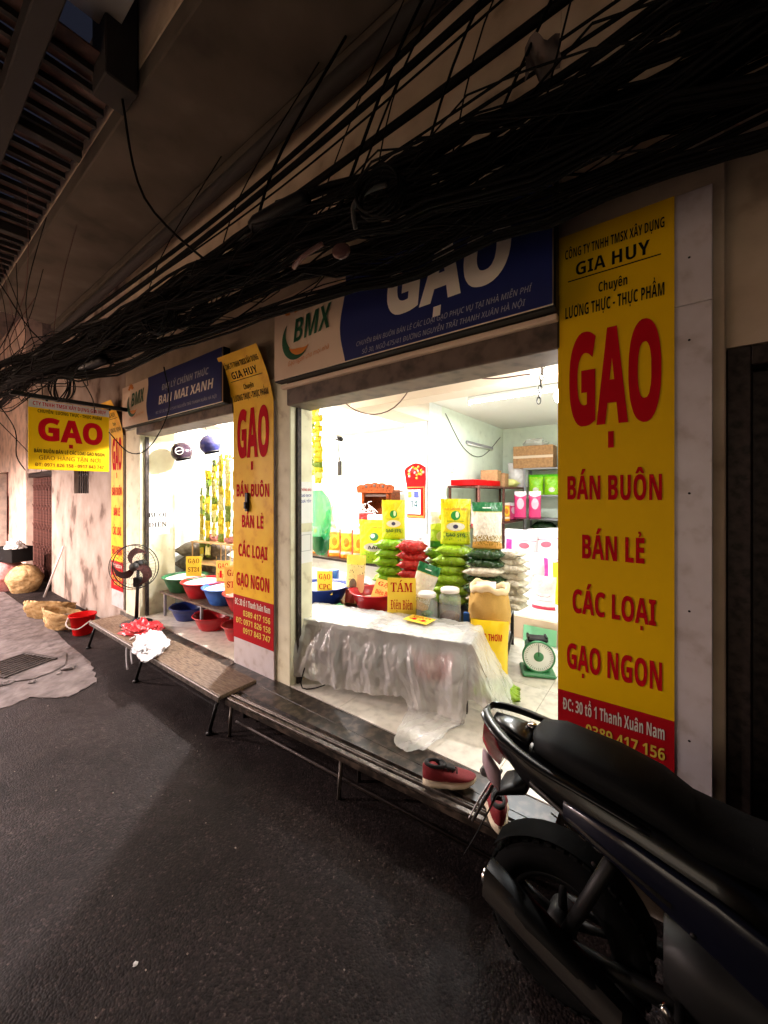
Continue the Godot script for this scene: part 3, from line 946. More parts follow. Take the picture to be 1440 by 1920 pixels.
# ------------------------------------------------------------------ signs
# the tall rice panel: yellow field from x0, w wide, foot at y0; bend places a point of the flat print (x from the left edge, y above the lane)
func rice_panel(called: String, label: String, x0: float, w: float, z: float, bottom: float, strip: float, yellow: Material, lean := false, red_y := 0.918) -> void:
	var o := thing(called, label, "sign", V(x0, 0.0, z))
	var f := func(x: float, y: float, off: float) -> Vector3:
		if lean and y > 2.7:
			var t := y - 2.7
			return V(x - 0.16 * t, 2.7 + t * 0.98, off + 0.42 * t * t + 0.05 * t)
		return V(x, y, off)
	var top := 3.18
	var face := func(a: float, b: float, y0: float, y1: float, off: float, n: int) -> ArrayMesh:
		var sh := Sh.new()
		if lean:
			sh.grid(1, n, func(u, v): return f.call(lerpf(a, b, u), lerpf(y0, y1, v), off))
			sh.grid(1, n, func(u, v): return f.call(lerpf(b, a, u), lerpf(y0, y1, v), off - 0.004))
		else:
			sh.box(V((a + b) / 2, (y0 + y1) / 2, off - 0.002), V(b - a, y1 - y0, 0.004))
		return sh.done()
	part(o, "backing", Sh.new().box(V((w + strip) / 2, (bottom + 2.7) / 2, -0.012), V(w + strip, 2.7 - bottom, 0.02), 0.003).done(), M.panel_white)
	if not lean:
		part(o, "backing", Sh.new().box(V((w + strip) / 2, (top + 2.702) / 2, -0.012), V(w + strip, top - 2.702, 0.02), 0.003).done(), M.panel_white)
	part(o, "yellow_print", face.call(0.0, w, red_y, top, 0.004, 24), yellow)
	var red_bottom := bottom if strip > 0.0 else 0.54
	part(o, "red_print", face.call(0.0, w, red_bottom, red_y, 0.004, 1), M.sign_red)
	if strip > 0.0:
		for y in [2.9, 2.55, 1.9, 1.4, 0.85]:
			part(o, "screw", Sh.new().lathe([Vector2(0.005, 0), Vector2(0.004, 0.002), Vector2(0, 0.002)], 8, Transform3D(Basis(Vector3.RIGHT, PI / 2), V(w + 0.05, y, -0.002))).done(), M.dark_metal)
	var k := w / 0.465
	var put := func(s: String, key: String, m: Material, cx: float, y: float, h: float, ww: float) -> void:
		var bend := func(p: Vector3) -> Vector3: return f.call(cx * w + p.x, y + p.y, 0.0065)
		part(o, "lettering", lettering(s, key, h, ww * k, 0, 0.0, bend), m)
	put.call("CÔNG TY TNHH TMSX XÂY DỰNG", "sans", M.print_black, 0.5, 3.06, 0.045, 0.40)
	put.call("GIA HUY", "sans", M.print_black, 0.49, 2.965, 0.062, 0.30)
	put.call("Chuyên", "sans", M.print_black, 0.51, 2.855, 0.045, 0.12)
	put.call("LƯƠNG THỰC - THỰC PHẨM", "sans", M.print_black, 0.5, 2.765, 0.056, 0.40)
	var bar := PackedVector2Array([Vector2(0.1 * w, 2.945), Vector2(0.9 * w, 2.945), Vector2(0.9 * w, 2.95), Vector2(0.1 * w, 2.95)])
	if not lean:
		part(o, "underline", Sh.new().prism(bar, 0.0042, 0.006).done(), M.print_black)
	else:
		part(o, "underline", Sh.new().grid(1, 1, func(u, v): return f.call(lerpf(0.1, 0.9, u) * w, 2.945 + 0.006 * v, 0.006)).done(), M.print_black)
	put.call("GẠO", "sansfat", M.print_red, 0.5, 2.225, 0.45, 0.38)
	put.call("BÁN BUÔN", "sansmid", M.print_red, 0.5, 1.87, 0.115, 0.39)
	put.call("BÁN LẺ", "sansmid", M.print_red, 0.5, 1.585, 0.115, 0.26)
	put.call("CÁC LOẠI", "sansmid", M.print_red, 0.5, 1.315, 0.115, 0.34)
	put.call("GẠO NGON", "sansmid", M.print_red, 0.5, 1.035, 0.125, 0.39)
	var s := 0.0 if red_y < 0.93 else 0.03
	put.call("ĐC: 30 tổ 1 Thanh Xuân Nam", "sans", M.print_white, 0.49, 0.825 + s, 0.058, 0.41)
	put.call("0389 417 156", "sans", M.print_yellow, 0.6, 0.735 + s, 0.052, 0.31)
	put.call("ĐT: 0971 826 158", "sans", M.print_yellow, 0.51, 0.655 + s, 0.052, 0.40)
	put.call("0917 843 747", "sans", M.print_yellow, 0.6, 0.575 + s, 0.052, 0.31)

func crescent(r0: float, r1: float, a0: float, a1: float, n := 20) -> PackedVector2Array:
	var p := PackedVector2Array()
	for i in n + 1:
		var a := lerpf(a0, a1, float(i) / n)
		p.append(Vector2(cos(a), sin(a)) * r0)
	for i in n + 1:
		var t := float(n - i) / n
		var a := lerpf(a0, a1, t)
		p.append(Vector2(cos(a), sin(a)) * (r0 - r1 * sin(PI * clampf(t, 0.02, 0.98))))
	return p

func logo(o: Node3D, x: float, y: float, s: float, z: float, m: Material) -> void:
	# sun rays, green leaf crescent and slanted letters
	for i in 7:
		var a := PI * (0.12 + 0.76 * i / 6.0)
		var d := Vector2(cos(a), sin(a))
		var e := Vector2(-d.y, d.x)
		var c := Vector2(x + 0.09 * s, y + 0.29 * s)
		part(o, "sun_ray", Sh.new().prism(PackedVector2Array([c + d * 0.03 * s - e * 0.006 * s, c + d * 0.07 * s - e * 0.016 * s, c + d * 0.1 * s, c + d * 0.07 * s + e * 0.016 * s, c + d * 0.03 * s + e * 0.006 * s]), 0.0, 0.001, T(V(0, 0, z))).done(), M.print_orange)
	part(o, "leaf", Sh.new().prism(crescent(0.16 * s, 0.07 * s, PI * 0.72, PI * 1.75), 0.0, 0.001, T(V(x + 0.13 * s, y + 0.1 * s, z))).done(), m)
	part(o, "leaf_fold", Sh.new().prism(crescent(0.13 * s, 0.05 * s, PI * 1.15, PI * 1.8), 0.0, 0.001, T(V(x + 0.17 * s, y + 0.1 * s, z + 0.001))).done(), M.print_orange)
	text(o, "BMX", "sans", m, V(x + 0.09 * s, y + 0.07 * s, z + 0.002), 0.17 * s, 0.40 * s, 0.0, 0.22, -1, 0.0, 0.06)
	text(o, "Gạo ngon cho mọi nhà", "sansthin", M.print_orange, V(x + 0.04 * s, y - 0.1 * s, z + 0.002), 0.035 * s, 0.45 * s, 0.0, 0.2, -1, 0.0, 0.1)

func board(label: String, x0: float, x1: float, y0: float, y1: float, split: float, z: float) -> Node3D:
	var o := thing("sign_board", label, "sign", V(0, 0, z))
	wallbox(o, "backing", M.dark_metal, V(x0, y0, -0.09), V(x1, y1, -0.022), 0.004)
	wallbox(o, "beige_field", M.board_beige, V(x0 + 0.01, y0 + 0.01, -0.022), V(x1 - 0.01, y1 - 0.01, -0.012))
	var p := PackedVector2Array()
	for i in 17:
		var t := i / 16.0
		p.append(Vector2(split + 0.028 * sin(t * PI * 2.0 + 2.4), lerpf(y0 + 0.012, y1 - 0.012, t)))
	p.append(Vector2(x1 - 0.012, y1 - 0.012))
	p.append(Vector2(x1 - 0.012, y0 + 0.012))
	part(o, "blue_field", Sh.new().prism(p, -0.012, -0.006).done(), M.board_blue)
	return o

func signs() -> void:
	rice_panel("rice_sign_panel", "large yellow and red rice sign panel with a bare white edge strip", -0.457, 0.468, 0.024, 0.30, 0.126, M.sign_yellow)
	rice_panel("rice_sign_panel", "yellow and red rice sign panel bent forward at its top, on middle pillar", -3.345, 0.61, 0.024, 0.225, 0.0, M.banner_yellow, true, 0.945)
	rice_panel("rice_sign_panel", "narrow yellow and red rice sign panel beside the peeling wall", -6.45, 0.43, 0.024, 0.3, 0.0, M.banner_yellow, true, 0.945)
	# latch on the middle panel
	var l := single("door_latch", "small black latch fixed on the yellow middle panel", "latch", Sh.new().box(V(0, 0, 0.012), V(0.045, 0.17, 0.022), 0.006).box(V(0, -0.03, 0.03), V(0.03, 0.06, 0.016), 0.004).done(), M.black_plastic, T(V(-3.1, 1.82, 0.03)))
	l.position.z = 0.032
	# board over the right bay
	var b := board("blue and beige sign board over the right bay", -2.56, -0.44, 2.79, 3.44, -1.80, 0.17)
	text(b, "GẠO", "sansfat", M.print_white, V(-1.06, 2.995, -0.004), 0.34, 0.80, 0.0, 0.12, 0, 0.0, 0.012)
	text(b, "CHUYÊN BÁN BUÔN BÁN LẺ CÁC LOẠI GẠO PHỤC VỤ TẠI NHÀ MIỄN PHÍ", "sansthin", M.print_grey, V(-1.68, 2.876, -0.004), 0.03, 1.13, 0.0, 0.2, -1, 0.0, 0.012)
	text(b, "SỐ 30, NGÕ 475/41 ĐƯỜNG NGUYỄN TRÃI THANH XUÂN HÀ NỘI", "sansthin", M.print_grey, V(-1.63, 2.816, -0.004), 0.03, 1.05, 0.0, 0.2, -1, 0.0, 0.012)
	logo(b, -2.42, 2.98, 1.0, -0.008, M.print_green)
	var c := board("blue and beige sign board over the left bay", -5.76, -3.36, 2.75, 3.28, -4.98, 0.14)
	text(c, "ĐẠI LÝ CHÍNH THỨC", "sans", M.print_grey, V(-4.1, 3.06, -0.004), 0.065, 1.0, 0.0, 0.2)
	text(c, "BAN MAI XANH", "sans", M.print_white, V(-4.1, 2.91, -0.004), 0.095, 1.18, 0.0, 0.2)
	text(c, "ĐC: SỐ 30, NGÕ 475/41 NGUYỄN TRÃI THANH XUÂN HÀ NỘI", "sansthin", M.print_grey, V(-4.1, 2.81, -0.004), 0.03, 1.3, 0.0, 0.2)
	logo(c, -5.55, 2.92, 0.95, -0.008, M.print_green)
	# hanging sign over the lane
	var h := thing("hanging_sign", "yellow hanging sign with big red letters on a bracket over the lane", "sign", V(-5.6, 2.55, 0.7), PI / 2)
	part(h, "sheet", boxm(V(0.75, 0.77, 0.012), 0.002), M.sign_yellow)
	part(h, "white_band", boxm(V(0.748, 0.085, 0.003)), M.panel_white, T(V(0, 0.338, 0.0075)))
	text(h, "CTY TNHH TMSX XÂY DỰNG GIA HUY", "sans", M.print_red, V(0, 0.32, 0.0105), 0.042, 0.68)
	text(h, "CHUYÊN: LƯƠNG THỰC - THỰC PHẨM", "sans", M.print_black, V(0.0, 0.245, 0.008), 0.036, 0.6)
	text(h, "GẠO", "sansfat", M.print_red, V(0, -0.065, 0.008), 0.26, 0.62)
	text(h, "BÁN BUÔN BÁN LẺ CÁC LOẠI GẠO NGON", "sans", M.print_black, V(0, -0.2, 0.008), 0.042, 0.66)
	text(h, "GIAO HÀNG TẬN NƠI", "sansthin", M.print_brown, V(0, -0.275, 0.008), 0.045, 0.58)
	text(h, "ĐT: 0971 826 158 - 0917 843 747", "sans", M.print_brown, V(0, -0.35, 0.008), 0.038, 0.64)
	part(h, "bracket", Sh.new().box(V(0.0, 0.42, 0), V(1.2, 0.045, 0.045), 0.004).box(V(-0.3, 0.393, 0), V(0.02, 0.03, 0.02)).box(V(0.3, 0.393, 0), V(0.02, 0.03, 0.02)).done(), M.dark_metal, T(V(0.08, 0, 0)))

# ------------------------------------------------------------------ cables
func cables() -> void:
	rng.seed = 77
	var n := FastNoiseLite.new()
	n.seed = 8
	n.frequency = 0.35
	var path := func(i: int, dy: float, dz: float, wob: float) -> Array:
		var pts := []
		var tw := rng.randf() * TAU
		var fr := rng.randf_range(0.5, 1.6)
		for k in 53:
			var s := k / 52.0
			var x := 2.4 - 10.4 * s
			var sm := smoothstep(0.3, 0.85, s)
			var y := lerpf(3.25, 3.13, smoothstep(0.2, 0.8, s)) + 0.16 * exp(-pow((x + 2.0) / 1.1, 2.0)) + dy * (1.0 - 0.55 * sm)
			var z := lerpf(0.55, 1.25, sm) + dz * (1.0 - 0.4 * sm)
			y += wob * n.get_noise_2d(x * 1.6, i * 17.3) + 0.022 * sin(x * fr + tw)
			z += wob * n.get_noise_2d(x * 1.6 + 300.0, i * 17.3) + 0.022 * cos(x * fr + tw)
			pts.append(V(x, y, z))
		return pts
	var mass := Sh.new()
	var loose := Sh.new()
	for c in 10:
		# ropes of cables that run together with gaps between
		var cy := lerpf(-0.24, 0.07, c / 9.0) + rng.randf_range(-0.02, 0.02)
		var cz := rng.randf_range(-0.13, 0.13)
		var cp: Array = path.call(900 + c, cy, cz, 0.13)
		for i in 13:
			var a := rng.randf() * TAU
			var r := rng.randf_range(0.004, 0.036)
			var tw := rng.randf_range(-0.8, 0.8)
			var pts := []
			for k in cp.size():
				var q: float = a + tw * k * 0.12
				var sp := r * (1.0 + 0.5 * n.get_noise_2d(k * 2.0, i * 5.0 + c * 90.0))
				pts.append(cp[k] + V(0, sin(q) * sp, cos(q) * sp))
			mass.tube(pts, rng.randf_range(0.0035, 0.0095), 5)
	for i in 34:
		loose.tube(path.call(i, rng.randf_range(-0.26, 0.1), rng.randf_range(-0.16, 0.16), 0.3), rng.randf_range(0.0025, 0.006), 5)
	tag(part(self, "cable_bundle", mass.done(), M.cable_black), "dense black ropes of bundled overhead cables before the sign boards", "cables", "", "stuff")
	tag(part(self, "loose_cable_tangle", loose.done(), M.cable_black), "thin loose cables tangled round the cable bundles", "cables", "", "stuff")
	# separate cables above the mass
	for i in 9:
		var dy := rng.randf_range(0.05, 0.2)
		var m: Material = [M.cable_black, M.cable_black, M.cable_black, M.cable_grey][i % 4]
		single("overhead_cable", "single black cable running just above the tangled cable mass", "cable", Sh.new().tube(path.call(300 + i, dy, rng.randf_range(-0.18, 0.12), 0.1), rng.randf_range(0.005, 0.014), 6).done(), m, Transform3D(), "cables strung along the shop front")
	var hi := [[3.62, 0.45, 0.008], [3.72, 0.42, 0.006], [3.84, 0.45, 0.02], [3.98, 0.35, 0.007], [4.2, 0.4, 0.018], [4.28, 0.3, 0.006], [4.5, 0.3, 0.016]]
	for i in hi.size():
		var h: Array = hi[i]
		var y0: float = h[0]
		var zr: float = h[1]
		var pts := curve([V(2.4, y0 + 0.3, zr), V(0.2, y0 + 0.05, zr), V(-2.2, lerpf(y0, 3.4, 0.3), zr + 0.1), V(-4.6, lerpf(y0, 3.25, 0.7), 0.85), V(-7.8, 3.22, 1.3)], 36)
		single("high_cable", ["thick", "thin"][int(h[2] < 0.011)] + " black cable slanting high across the beige wall above the shop", "cable", Sh.new().tube(pts, h[2], 8).done(), M.cable_black, Transform3D(), ["thick", "thin"][int(h[2] < 0.011)] + " cables slanting over the wall")
	# drop wires from the roof and wall to the mass
	for i in 12:
		var x := [-3.05, -0.55, -0.42, -0.9, -1.02, -1.1, 0.0, -1.5, -1.9, -0.2, -2.4, -3.6][i] as float
		var top := V(x + rng.randf_range(0.05, 0.45), 4.95, 0.2) if i != 0 else V(-3.35, 4.9, 0.95)
		var low := V(x - 0.35, 3.3, 0.5 + rng.randf() * 0.2) if i != 0 else V(-2.55, 3.45, 0.6)
		var mid := (top + low) / 2 + V(rng.randf_range(-0.16, 0.16), -0.12, 0.12)
		single("drop_wire", "thin dark wire dropping from the balcony to the cable mass", "wire", Sh.new().tube(curve([top, mid, low], 12), [0.009, 0.006, 0.004, 0.004][i % 4], 6).done(), M.cable_black, Transform3D(), "drop wires over the shop")
	for i in 10:
		var a := V(rng.randf_range(-8.0, -4.2), 4.96, rng.randf_range(0.5, 1.4))
		var b := V(rng.randf_range(-7.2, -3.8), 3.1, rng.randf_range(0.7, 1.2))
		single("crossing_wire", "thin dark wire crossing up from the cable mass to the corrugated roof", "wire", Sh.new().tube(curve([a, (a * 2.0 + b) / 3.0 + V(rng.randf_range(-0.3, 0.3), -0.2, rng.randf_range(-0.1, 0.2)), (a + b * 2.0) / 3.0 + V(rng.randf_range(-0.3, 0.3), -0.25, rng.randf_range(0.0, 0.2)), b], 16), rng.randf_range(0.003, 0.006), 5).done(), M.cable_brown if i % 3 == 0 else M.cable_black, Transform3D(), "crossing wires by the roof")
	# slack loops below the mass at the left
	for L in [
		[[V(-6.6, 3.05, 1.2), V(-6.1, 2.65, 1.1), V(-6.3, 2.35, 1.05), V(-6.7, 2.2, 0.9)], "slack brown wire loop hanging by the yellow hanging sign"],
		[[V(-5.3, 2.62, 0.42), V(-4.9, 2.36, 0.35), V(-4.5, 2.4, 0.3), V(-4.05, 2.75, 0.3), V(-3.7, 3.05, 0.5)], "slack black wire drooping across the left bay opening"],
		[[V(-4.5, 3.0, 0.9), V(-5.2, 2.92, 0.6), V(-5.9, 2.86, 0.45), V(-6.6, 3.0, 0.8)], "slack wire looping past the top of the yellow hanging sign"],
		[[V(-6.9, 3.0, 1.2), V(-6.2, 2.85, 1.15), V(-5.7, 2.9, 1.1), V(-5.2, 3.1, 0.95)], "slack wire loop hanging under the left end of the cable mass"],
		[[V(-7.9, 3.3, 1.25), V(-9.0, 2.4, 0.3), V(-10.5, 2.3, 0.12)], "thin wire running from the cable mass to the pale house"]]:
		single("slack_wire", L[1], "wire", Sh.new().tube(curve(L[0], 22), 0.006, 6).done(), M.cable_black)
	single("wall_cable", "black cable looping down the dark wall beside the large sign", "cable", Sh.new().tube(curve([V(0.62, 3.6, 0.02), V(0.42, 3.1, 0.02), V(0.33, 2.75, 0.02), V(0.42, 2.66, 0.02), V(0.7, 2.72, 0.02)], 26), 0.012, 6).done(), M.cable_black)
	# splice boxes, coils and ties on the mass
	for q in [["fat black splice closure tied under the cables over the left board", V(-4.0, 3.02, 0.95)], ["fat black splice closure in the cables over the right board", V(-1.7, 3.42, 0.78)]] :
		single("splice_closure", q[0], "splice box", Sh.new().lathe([Vector2(0, -0.2), Vector2(0.03, -0.2), Vector2(0.042, -0.16), Vector2(0.045, 0.0), Vector2(0.042, 0.16), Vector2(0.03, 0.2), Vector2(0, 0.2)], 14, Transform3D(Basis.from_euler(V(0, 0.15, PI / 2 + 0.05)), Vector3.ZERO)).done(), M.black_plastic, T(q[1]))
	for q in [["coil of spare black cable hung over the left board", V(-4.7, 3.0, 1.0), 0.17], ["coil of spare cable hung in the mass over the middle panel", V(-2.9, 3.22, 0.88), 0.15], ["small coil of cable hung over the right board", V(-0.95, 3.16, 0.86), 0.1]]:
		var cs := Sh.new()
		for k in 6:
			var pts := []
			for i in 29:
				var a := TAU * i / 28
				var rr: float = q[2] * (1.0 + 0.06 * sin(k * 2.3) + 0.05 * sin(a * 2.0 + k))
				pts.append(V(cos(a) * rr, sin(a) * rr * 0.85 - q[2] * 0.4, 0.012 * k - 0.03 + 0.01 * sin(a * 3.0 + k)))
			cs.tube(pts, 0.0055, 5, -1.0, false)
		single("cable_coil", q[0], "cable coil", cs.done(), M.cable_black, T(q[1], 0.2))
	# bits caught in the cables
	single("conduit_elbow", "grey plastic conduit elbow bending out of the cable mass", "conduit", Sh.new().tube(curve([V(-1.13, 3.08, 0.8), V(-1.11, 3.15, 0.84), V(-1.04, 3.18, 0.84), V(-0.95, 3.19, 0.81)], 14), 0.011, 8).done(), M.cable_grey)
	single("conduit_piece", "short pinkish conduit piece tied along the cable mass", "conduit", Sh.new().tube(curve([V(-1.55, 3.06, 0.8), V(-1.45, 3.06, 0.83), V(-1.34, 3.1, 0.8)], 8), 0.012, 8).done(), M.cable_brown)
	single("cable_clamp", "round brownish clamp disc hanging from the cable mass", "clamp", Sh.new().lathe([Vector2(0, -0.012), Vector2(0.035, -0.012), Vector2(0.042, -0.004), Vector2(0.042, 0.006), Vector2(0.034, 0.012), Vector2(0, 0.012)], 20, Transform3D(Basis.from_euler(V(1.3, 0.5, 0)), Vector3.ZERO)).done(), M.cable_brown, T(V(-1.2, 3.0, 0.82)))
	var j := thing("junction_box", "black electric box on the wall above the large yellow sign", "box", V(0.34, 3.75, 0.0))
	part(j, "case", boxm(V(0.62, 0.9, 0.3), 0.02), M.black_plastic, T(V(0, 0.45, 0.155)))
	part(j, "lid", boxm(V(0.56, 0.8, 0.012), 0.004), M.black_plastic, T(V(0, 0.46, 0.312)))
	var r := single("caught_rag", "scrap of pale plastic caught on the cables near the black box", "rag", Sh.new().grid(8, 8, func(u, v): return V((u - 0.5) * 0.12, (v - 0.5) * 0.12 + 0.02 * sin(u * 9.0), 0.03 * sin(u * 7.0 + v * 5.0))).done(), M.conduit, T(V(-0.38, 3.5, 0.6), 0.4, 0.3))
	r.position.z = 0.62

# ------------------------------------------------------------------ bags and print
func picture(w: int, h: int, back: Color, ops: Array) -> ImageTexture:
	var im := Image.create(w, h, false, Image.FORMAT_RGB8)
	im.fill(back)
	for o in ops:
		if o[0] == "rect":
			im.fill_rect(Rect2i(int(o[1] * w), int(o[2] * h), maxi(1, int((o[3] - o[1]) * w)), maxi(1, int((o[4] - o[2]) * h))), o[5])
		elif o[0] == "ell":
			for y in range(maxi(0, int((o[2] - o[4]) * h)), mini(h, int((o[2] + o[4]) * h) + 1)):
				for x in range(maxi(0, int((o[1] - o[3]) * w)), mini(w, int((o[1] + o[3]) * w) + 1)):
					var dx := (x / float(w) - o[1]) / o[3] as float
					var dy := (y / float(h) - o[2]) / o[4] as float
					if dx * dx + dy * dy < 1.0:
						im.set_pixel(x, y, o[5])
		elif o[0] == "speck":
			var r := RandomNumberGenerator.new()
			r.seed = int(o[7])
			for i in int(o[6]):
				var px := int(lerpf(o[1], o[3], r.randf()) * w)
				var py := int(lerpf(o[2], o[4], r.randf()) * h)
				im.fill_rect(Rect2i(px, py, r.randi_range(1, 3), r.randi_range(1, 5)), o[5])
	return ImageTexture.create_from_image(im)

func print_mat(key: String, t: Texture2D, rough := 0.32) -> StandardMaterial3D:
	var m := mat(key, Color.WHITE, rough)
	m.albedo_texture = t
	return m

func goods_materials() -> void:
	var yel := rgb(226, 208, 24)
	var lim := rgb(150, 186, 30)
	var grn := rgb(40, 130, 40)
	var wht := rgb(226, 222, 216)
	print_mat("bag_yellow", picture(96, 160, yel, [["rect", 0, 0.72, 1, 1, rgb(190, 202, 20)], ["ell", 0.5, 0.36, 0.16, 0.1, rgb(40, 140, 60)], ["ell", 0.55, 0.34, 0.06, 0.07, rgb(220, 236, 190)], ["ell", 0.5, 0.6, 0.32, 0.09, rgb(220, 216, 206)], ["ell", 0.5, 0.6, 0.09, 0.045, rgb(60, 58, 90)], ["rect", 0.2, 0.48, 0.8, 0.5, rgb(150, 160, 30)], ["speck", 0.1, 0.74, 0.9, 0.9, rgb(110, 150, 30), 60, 3]]))
	print_mat("bag_yellow_orange", picture(96, 160, yel, [["rect", 0, 0.0, 1, 0.1, rgb(236, 214, 20)], ["rect", 0, 0.7, 1, 1, lim], ["ell", 0.5, 0.38, 0.16, 0.09, rgb(60, 130, 90)], ["ell", 0.46, 0.36, 0.08, 0.05, rgb(220, 232, 220)], ["ell", 0.5, 0.62, 0.36, 0.1, rgb(190, 186, 176)], ["speck", 0.1, 0.74, 0.9, 0.95, rgb(90, 130, 30), 50, 4]]))
	print_mat("bag_green_white", picture(96, 160, lim, [["rect", 0, 0, 1, 0.36, wht], ["ell", 0.5, 0.16, 0.14, 0.08, rgb(240, 206, 30)], ["ell", 0.5, 0.42, 0.6, 0.1, rgb(190, 214, 60)], ["rect", 0, 0.82, 1, 1, grn], ["ell", 0.5, 0.68, 0.26, 0.15, rgb(200, 196, 150)], ["ell", 0.5, 0.68, 0.2, 0.12, rgb(184, 176, 132)]]))
	print_mat("bag_white_rice", picture(96, 160, rgb(222, 212, 200), [["rect", 0, 0, 1, 0.2, rgb(24, 104, 60)], ["rect", 0.36, 0.11, 0.64, 0.14, rgb(226, 226, 220)], ["rect", 0, 0.2, 1, 0.225, rgb(210, 190, 120)], ["ell", 0.5, 1.0, 0.7, 0.18, rgb(206, 150, 70)], ["speck", 0.0, 0.7, 1.0, 0.9, rgb(140, 108, 24), 260, 6], ["speck", 0.1, 0.32, 0.8, 0.5, rgb(214, 170, 180), 14, 8]]))
	print_mat("bag_pattern", picture(96, 160, rgb(238, 214, 150), [["rect", 0, 0, 1, 0.2, rgb(244, 222, 90)], ["speck", 0, 0.15, 1, 1, rgb(60, 50, 44), 70, 9], ["ell", 0.4, 0.6, 0.2, 0.12, rgb(110, 90, 80)], ["rect", 0, 0.72, 0.55, 1, rgb(170, 60, 50)], ["rect", 0.62, 0.4, 1, 1, rgb(222, 176, 130)]]))
	print_mat("bag_cereal", picture(96, 128, rgb(232, 150, 40), [["rect", 0, 0, 1, 0.14, rgb(236, 214, 200)], ["ell", 0.5, 0.45, 0.34, 0.26, rgb(240, 196, 50)], ["ell", 0.5, 0.45, 0.2, 0.16, rgb(214, 120, 30)], ["rect", 0.1, 0.78, 0.9, 0.88, rgb(236, 226, 206)], ["rect", 0, 0, 0.12, 1, rgb(170, 50, 30)]]))
	print_mat("bag_pink", picture(96, 160, rgb(214, 204, 208), [["rect", 0.04, 0.2, 0.2, 0.8, rgb(176, 40, 130)], ["rect", 0.28, 0.2, 0.96, 0.215, rgb(190, 60, 90)], ["rect", 0.28, 0.9, 0.96, 0.915, rgb(190, 60, 90)], ["ell", 0.55, 0.3, 0.16, 0.06, rgb(200, 80, 100)], ["speck", 0.35, 0.4, 0.9, 0.85, rgb(190, 90, 130), 90, 12], ["ell", 0.86, 0.5, 0.07, 0.06, rgb(206, 60, 80)]]))
	print_mat("bag_rose", picture(96, 160, rgb(216, 204, 206), [["rect", 0, 0.9, 1, 1, rgb(196, 40, 70)], ["rect", 0, 0.5, 1, 0.9, rgb(238, 214, 214)], ["ell", 0.5, 0.55, 0.3, 0.05, rgb(190, 60, 90)], ["ell", 0.5, 0.54, 0.28, 0.045, rgb(238, 222, 222)], ["rect", 0.1, 0.72, 0.9, 0.735, rgb(190, 110, 120)]]))
	print_mat("bag_hot_pink", picture(64, 96, rgb(222, 60, 120), [["ell", 0.5, 0.0, 0.6, 0.2, rgb(236, 226, 230)], ["ell", 0.5, 0.45, 0.3, 0.2, rgb(240, 190, 206)], ["rect", 0, 0.95, 1, 1, rgb(120, 20, 60)]]))
	print_mat("bag_lime", picture(64, 96, rgb(140, 206, 20), [["ell", 0.5, 0.75, 0.2, 0.12, rgb(226, 226, 216)], ["speck", 0, 0, 1, 1, rgb(210, 214, 40), 60, 15], ["rect", 0, 0, 1, 0.12, rgb(90, 190, 20)]]))
	var crinkle := noise_tex(85, 0.018, [], 512, 5, FastNoiseLite.TYPE_PERLIN)
	for k in M.keys():
		if String(k).begins_with("bag_"):
			M[k].heightmap_enabled = true
			M[k].heightmap_texture = crinkle
			M[k].heightmap_scale = 0.5
	print_mat("bag_lemon", picture(64, 96, rgb(236, 200, 30), [["rect", 0, 0.78, 1, 1, rgb(150, 180, 40)]]))
	mat("pillow_green", rgb(120, 168, 24), 0.28)
	mat("pillow_lime", rgb(142, 178, 30), 0.28)
	mat("pillow_red", rgb(186, 32, 34), 0.3)
	mat("pillow_dark", rgb(34, 66, 30), 0.22)
	mat("pillow_white", rgb(226, 214, 196), 0.3)
	var blotch := noise_tex(87, 0.02, [[0.0, grey(0.72)], [0.45, grey(0.95)], [0.6, grey(1.0)], [0.78, grey(0.9)], [1.0, grey(1.0)]], 256, 5)
	for k in ["pillow_green", "pillow_lime", "pillow_red", "pillow_dark", "pillow_white"]:
		textured(M[k], blotch, 3.0, crinkle, 1.4)

# standing filled bag: foot on y = 0, front to +z
func bag_z(xn: float, yn: float, t: float) -> float:
	var e := pow(clampf(1.0 - pow(absf(xn), 2.4), 0.0, 1.0), 0.55)
	var p := (0.72 + 0.28 * sin(clampf(yn * 2.2, 0.0, 1.0) * PI / 2)) * pow(clampf(1.0 - pow(yn, 3.2), 0.0, 1.0), 0.8)
	return t / 2.0 * e * p + 0.004

func bag_mesh(w: float, h: float, t: float, sd: int, wr := 0.012) -> ArrayMesh:
	var n := FastNoiseLite.new()
	n.seed = sd
	n.frequency = 1.0
	var f := func(u, v):
		var a: float = u * TAU
		var xn: float = -cos(a)
		var sg: float = 1.0 if u <= 0.5 else -1.0
		if u == 0.0 or u == 1.0 or u == 0.5:
			sg = 0.0
		var hw: float = w / 2.0 * (1.0 - 0.05 * sin(PI * clampf(v * 1.2, 0, 1)) + 0.03 * n.get_noise_2d(v * 6.0, 3.0))
		var z: float = bag_z(xn, v, t) * sg
		var q := n.get_noise_3d(xn * 5.0, v * h * 16.0, sg * 4.0) * wr + n.get_noise_3d(xn * 14.0, v * h * 30.0, sg * 9.0) * wr * 0.4
		var slump: float = 0.012 * n.get_noise_2d(u * 3.0, 40.0) * v
		return V(xn * hw, v * h + (q * 0.6 if v > 0.93 else 0.0), z + q * sg * (1.0 if v > 0.05 else 0.0) + slump)
	var g := func(u, v): return Vector2(0.5 - 0.5 * cos(u * TAU), 1.0 - v)
	var s := Sh.new()
	s.grid(32, 22, f, g)
	var c := V(0, 0.001, 0)
	for i in 32:
		s.tri(c, f.call((i + 1) / 32.0, 0.0), f.call(i / 32.0, 0.0))
	return s.done()

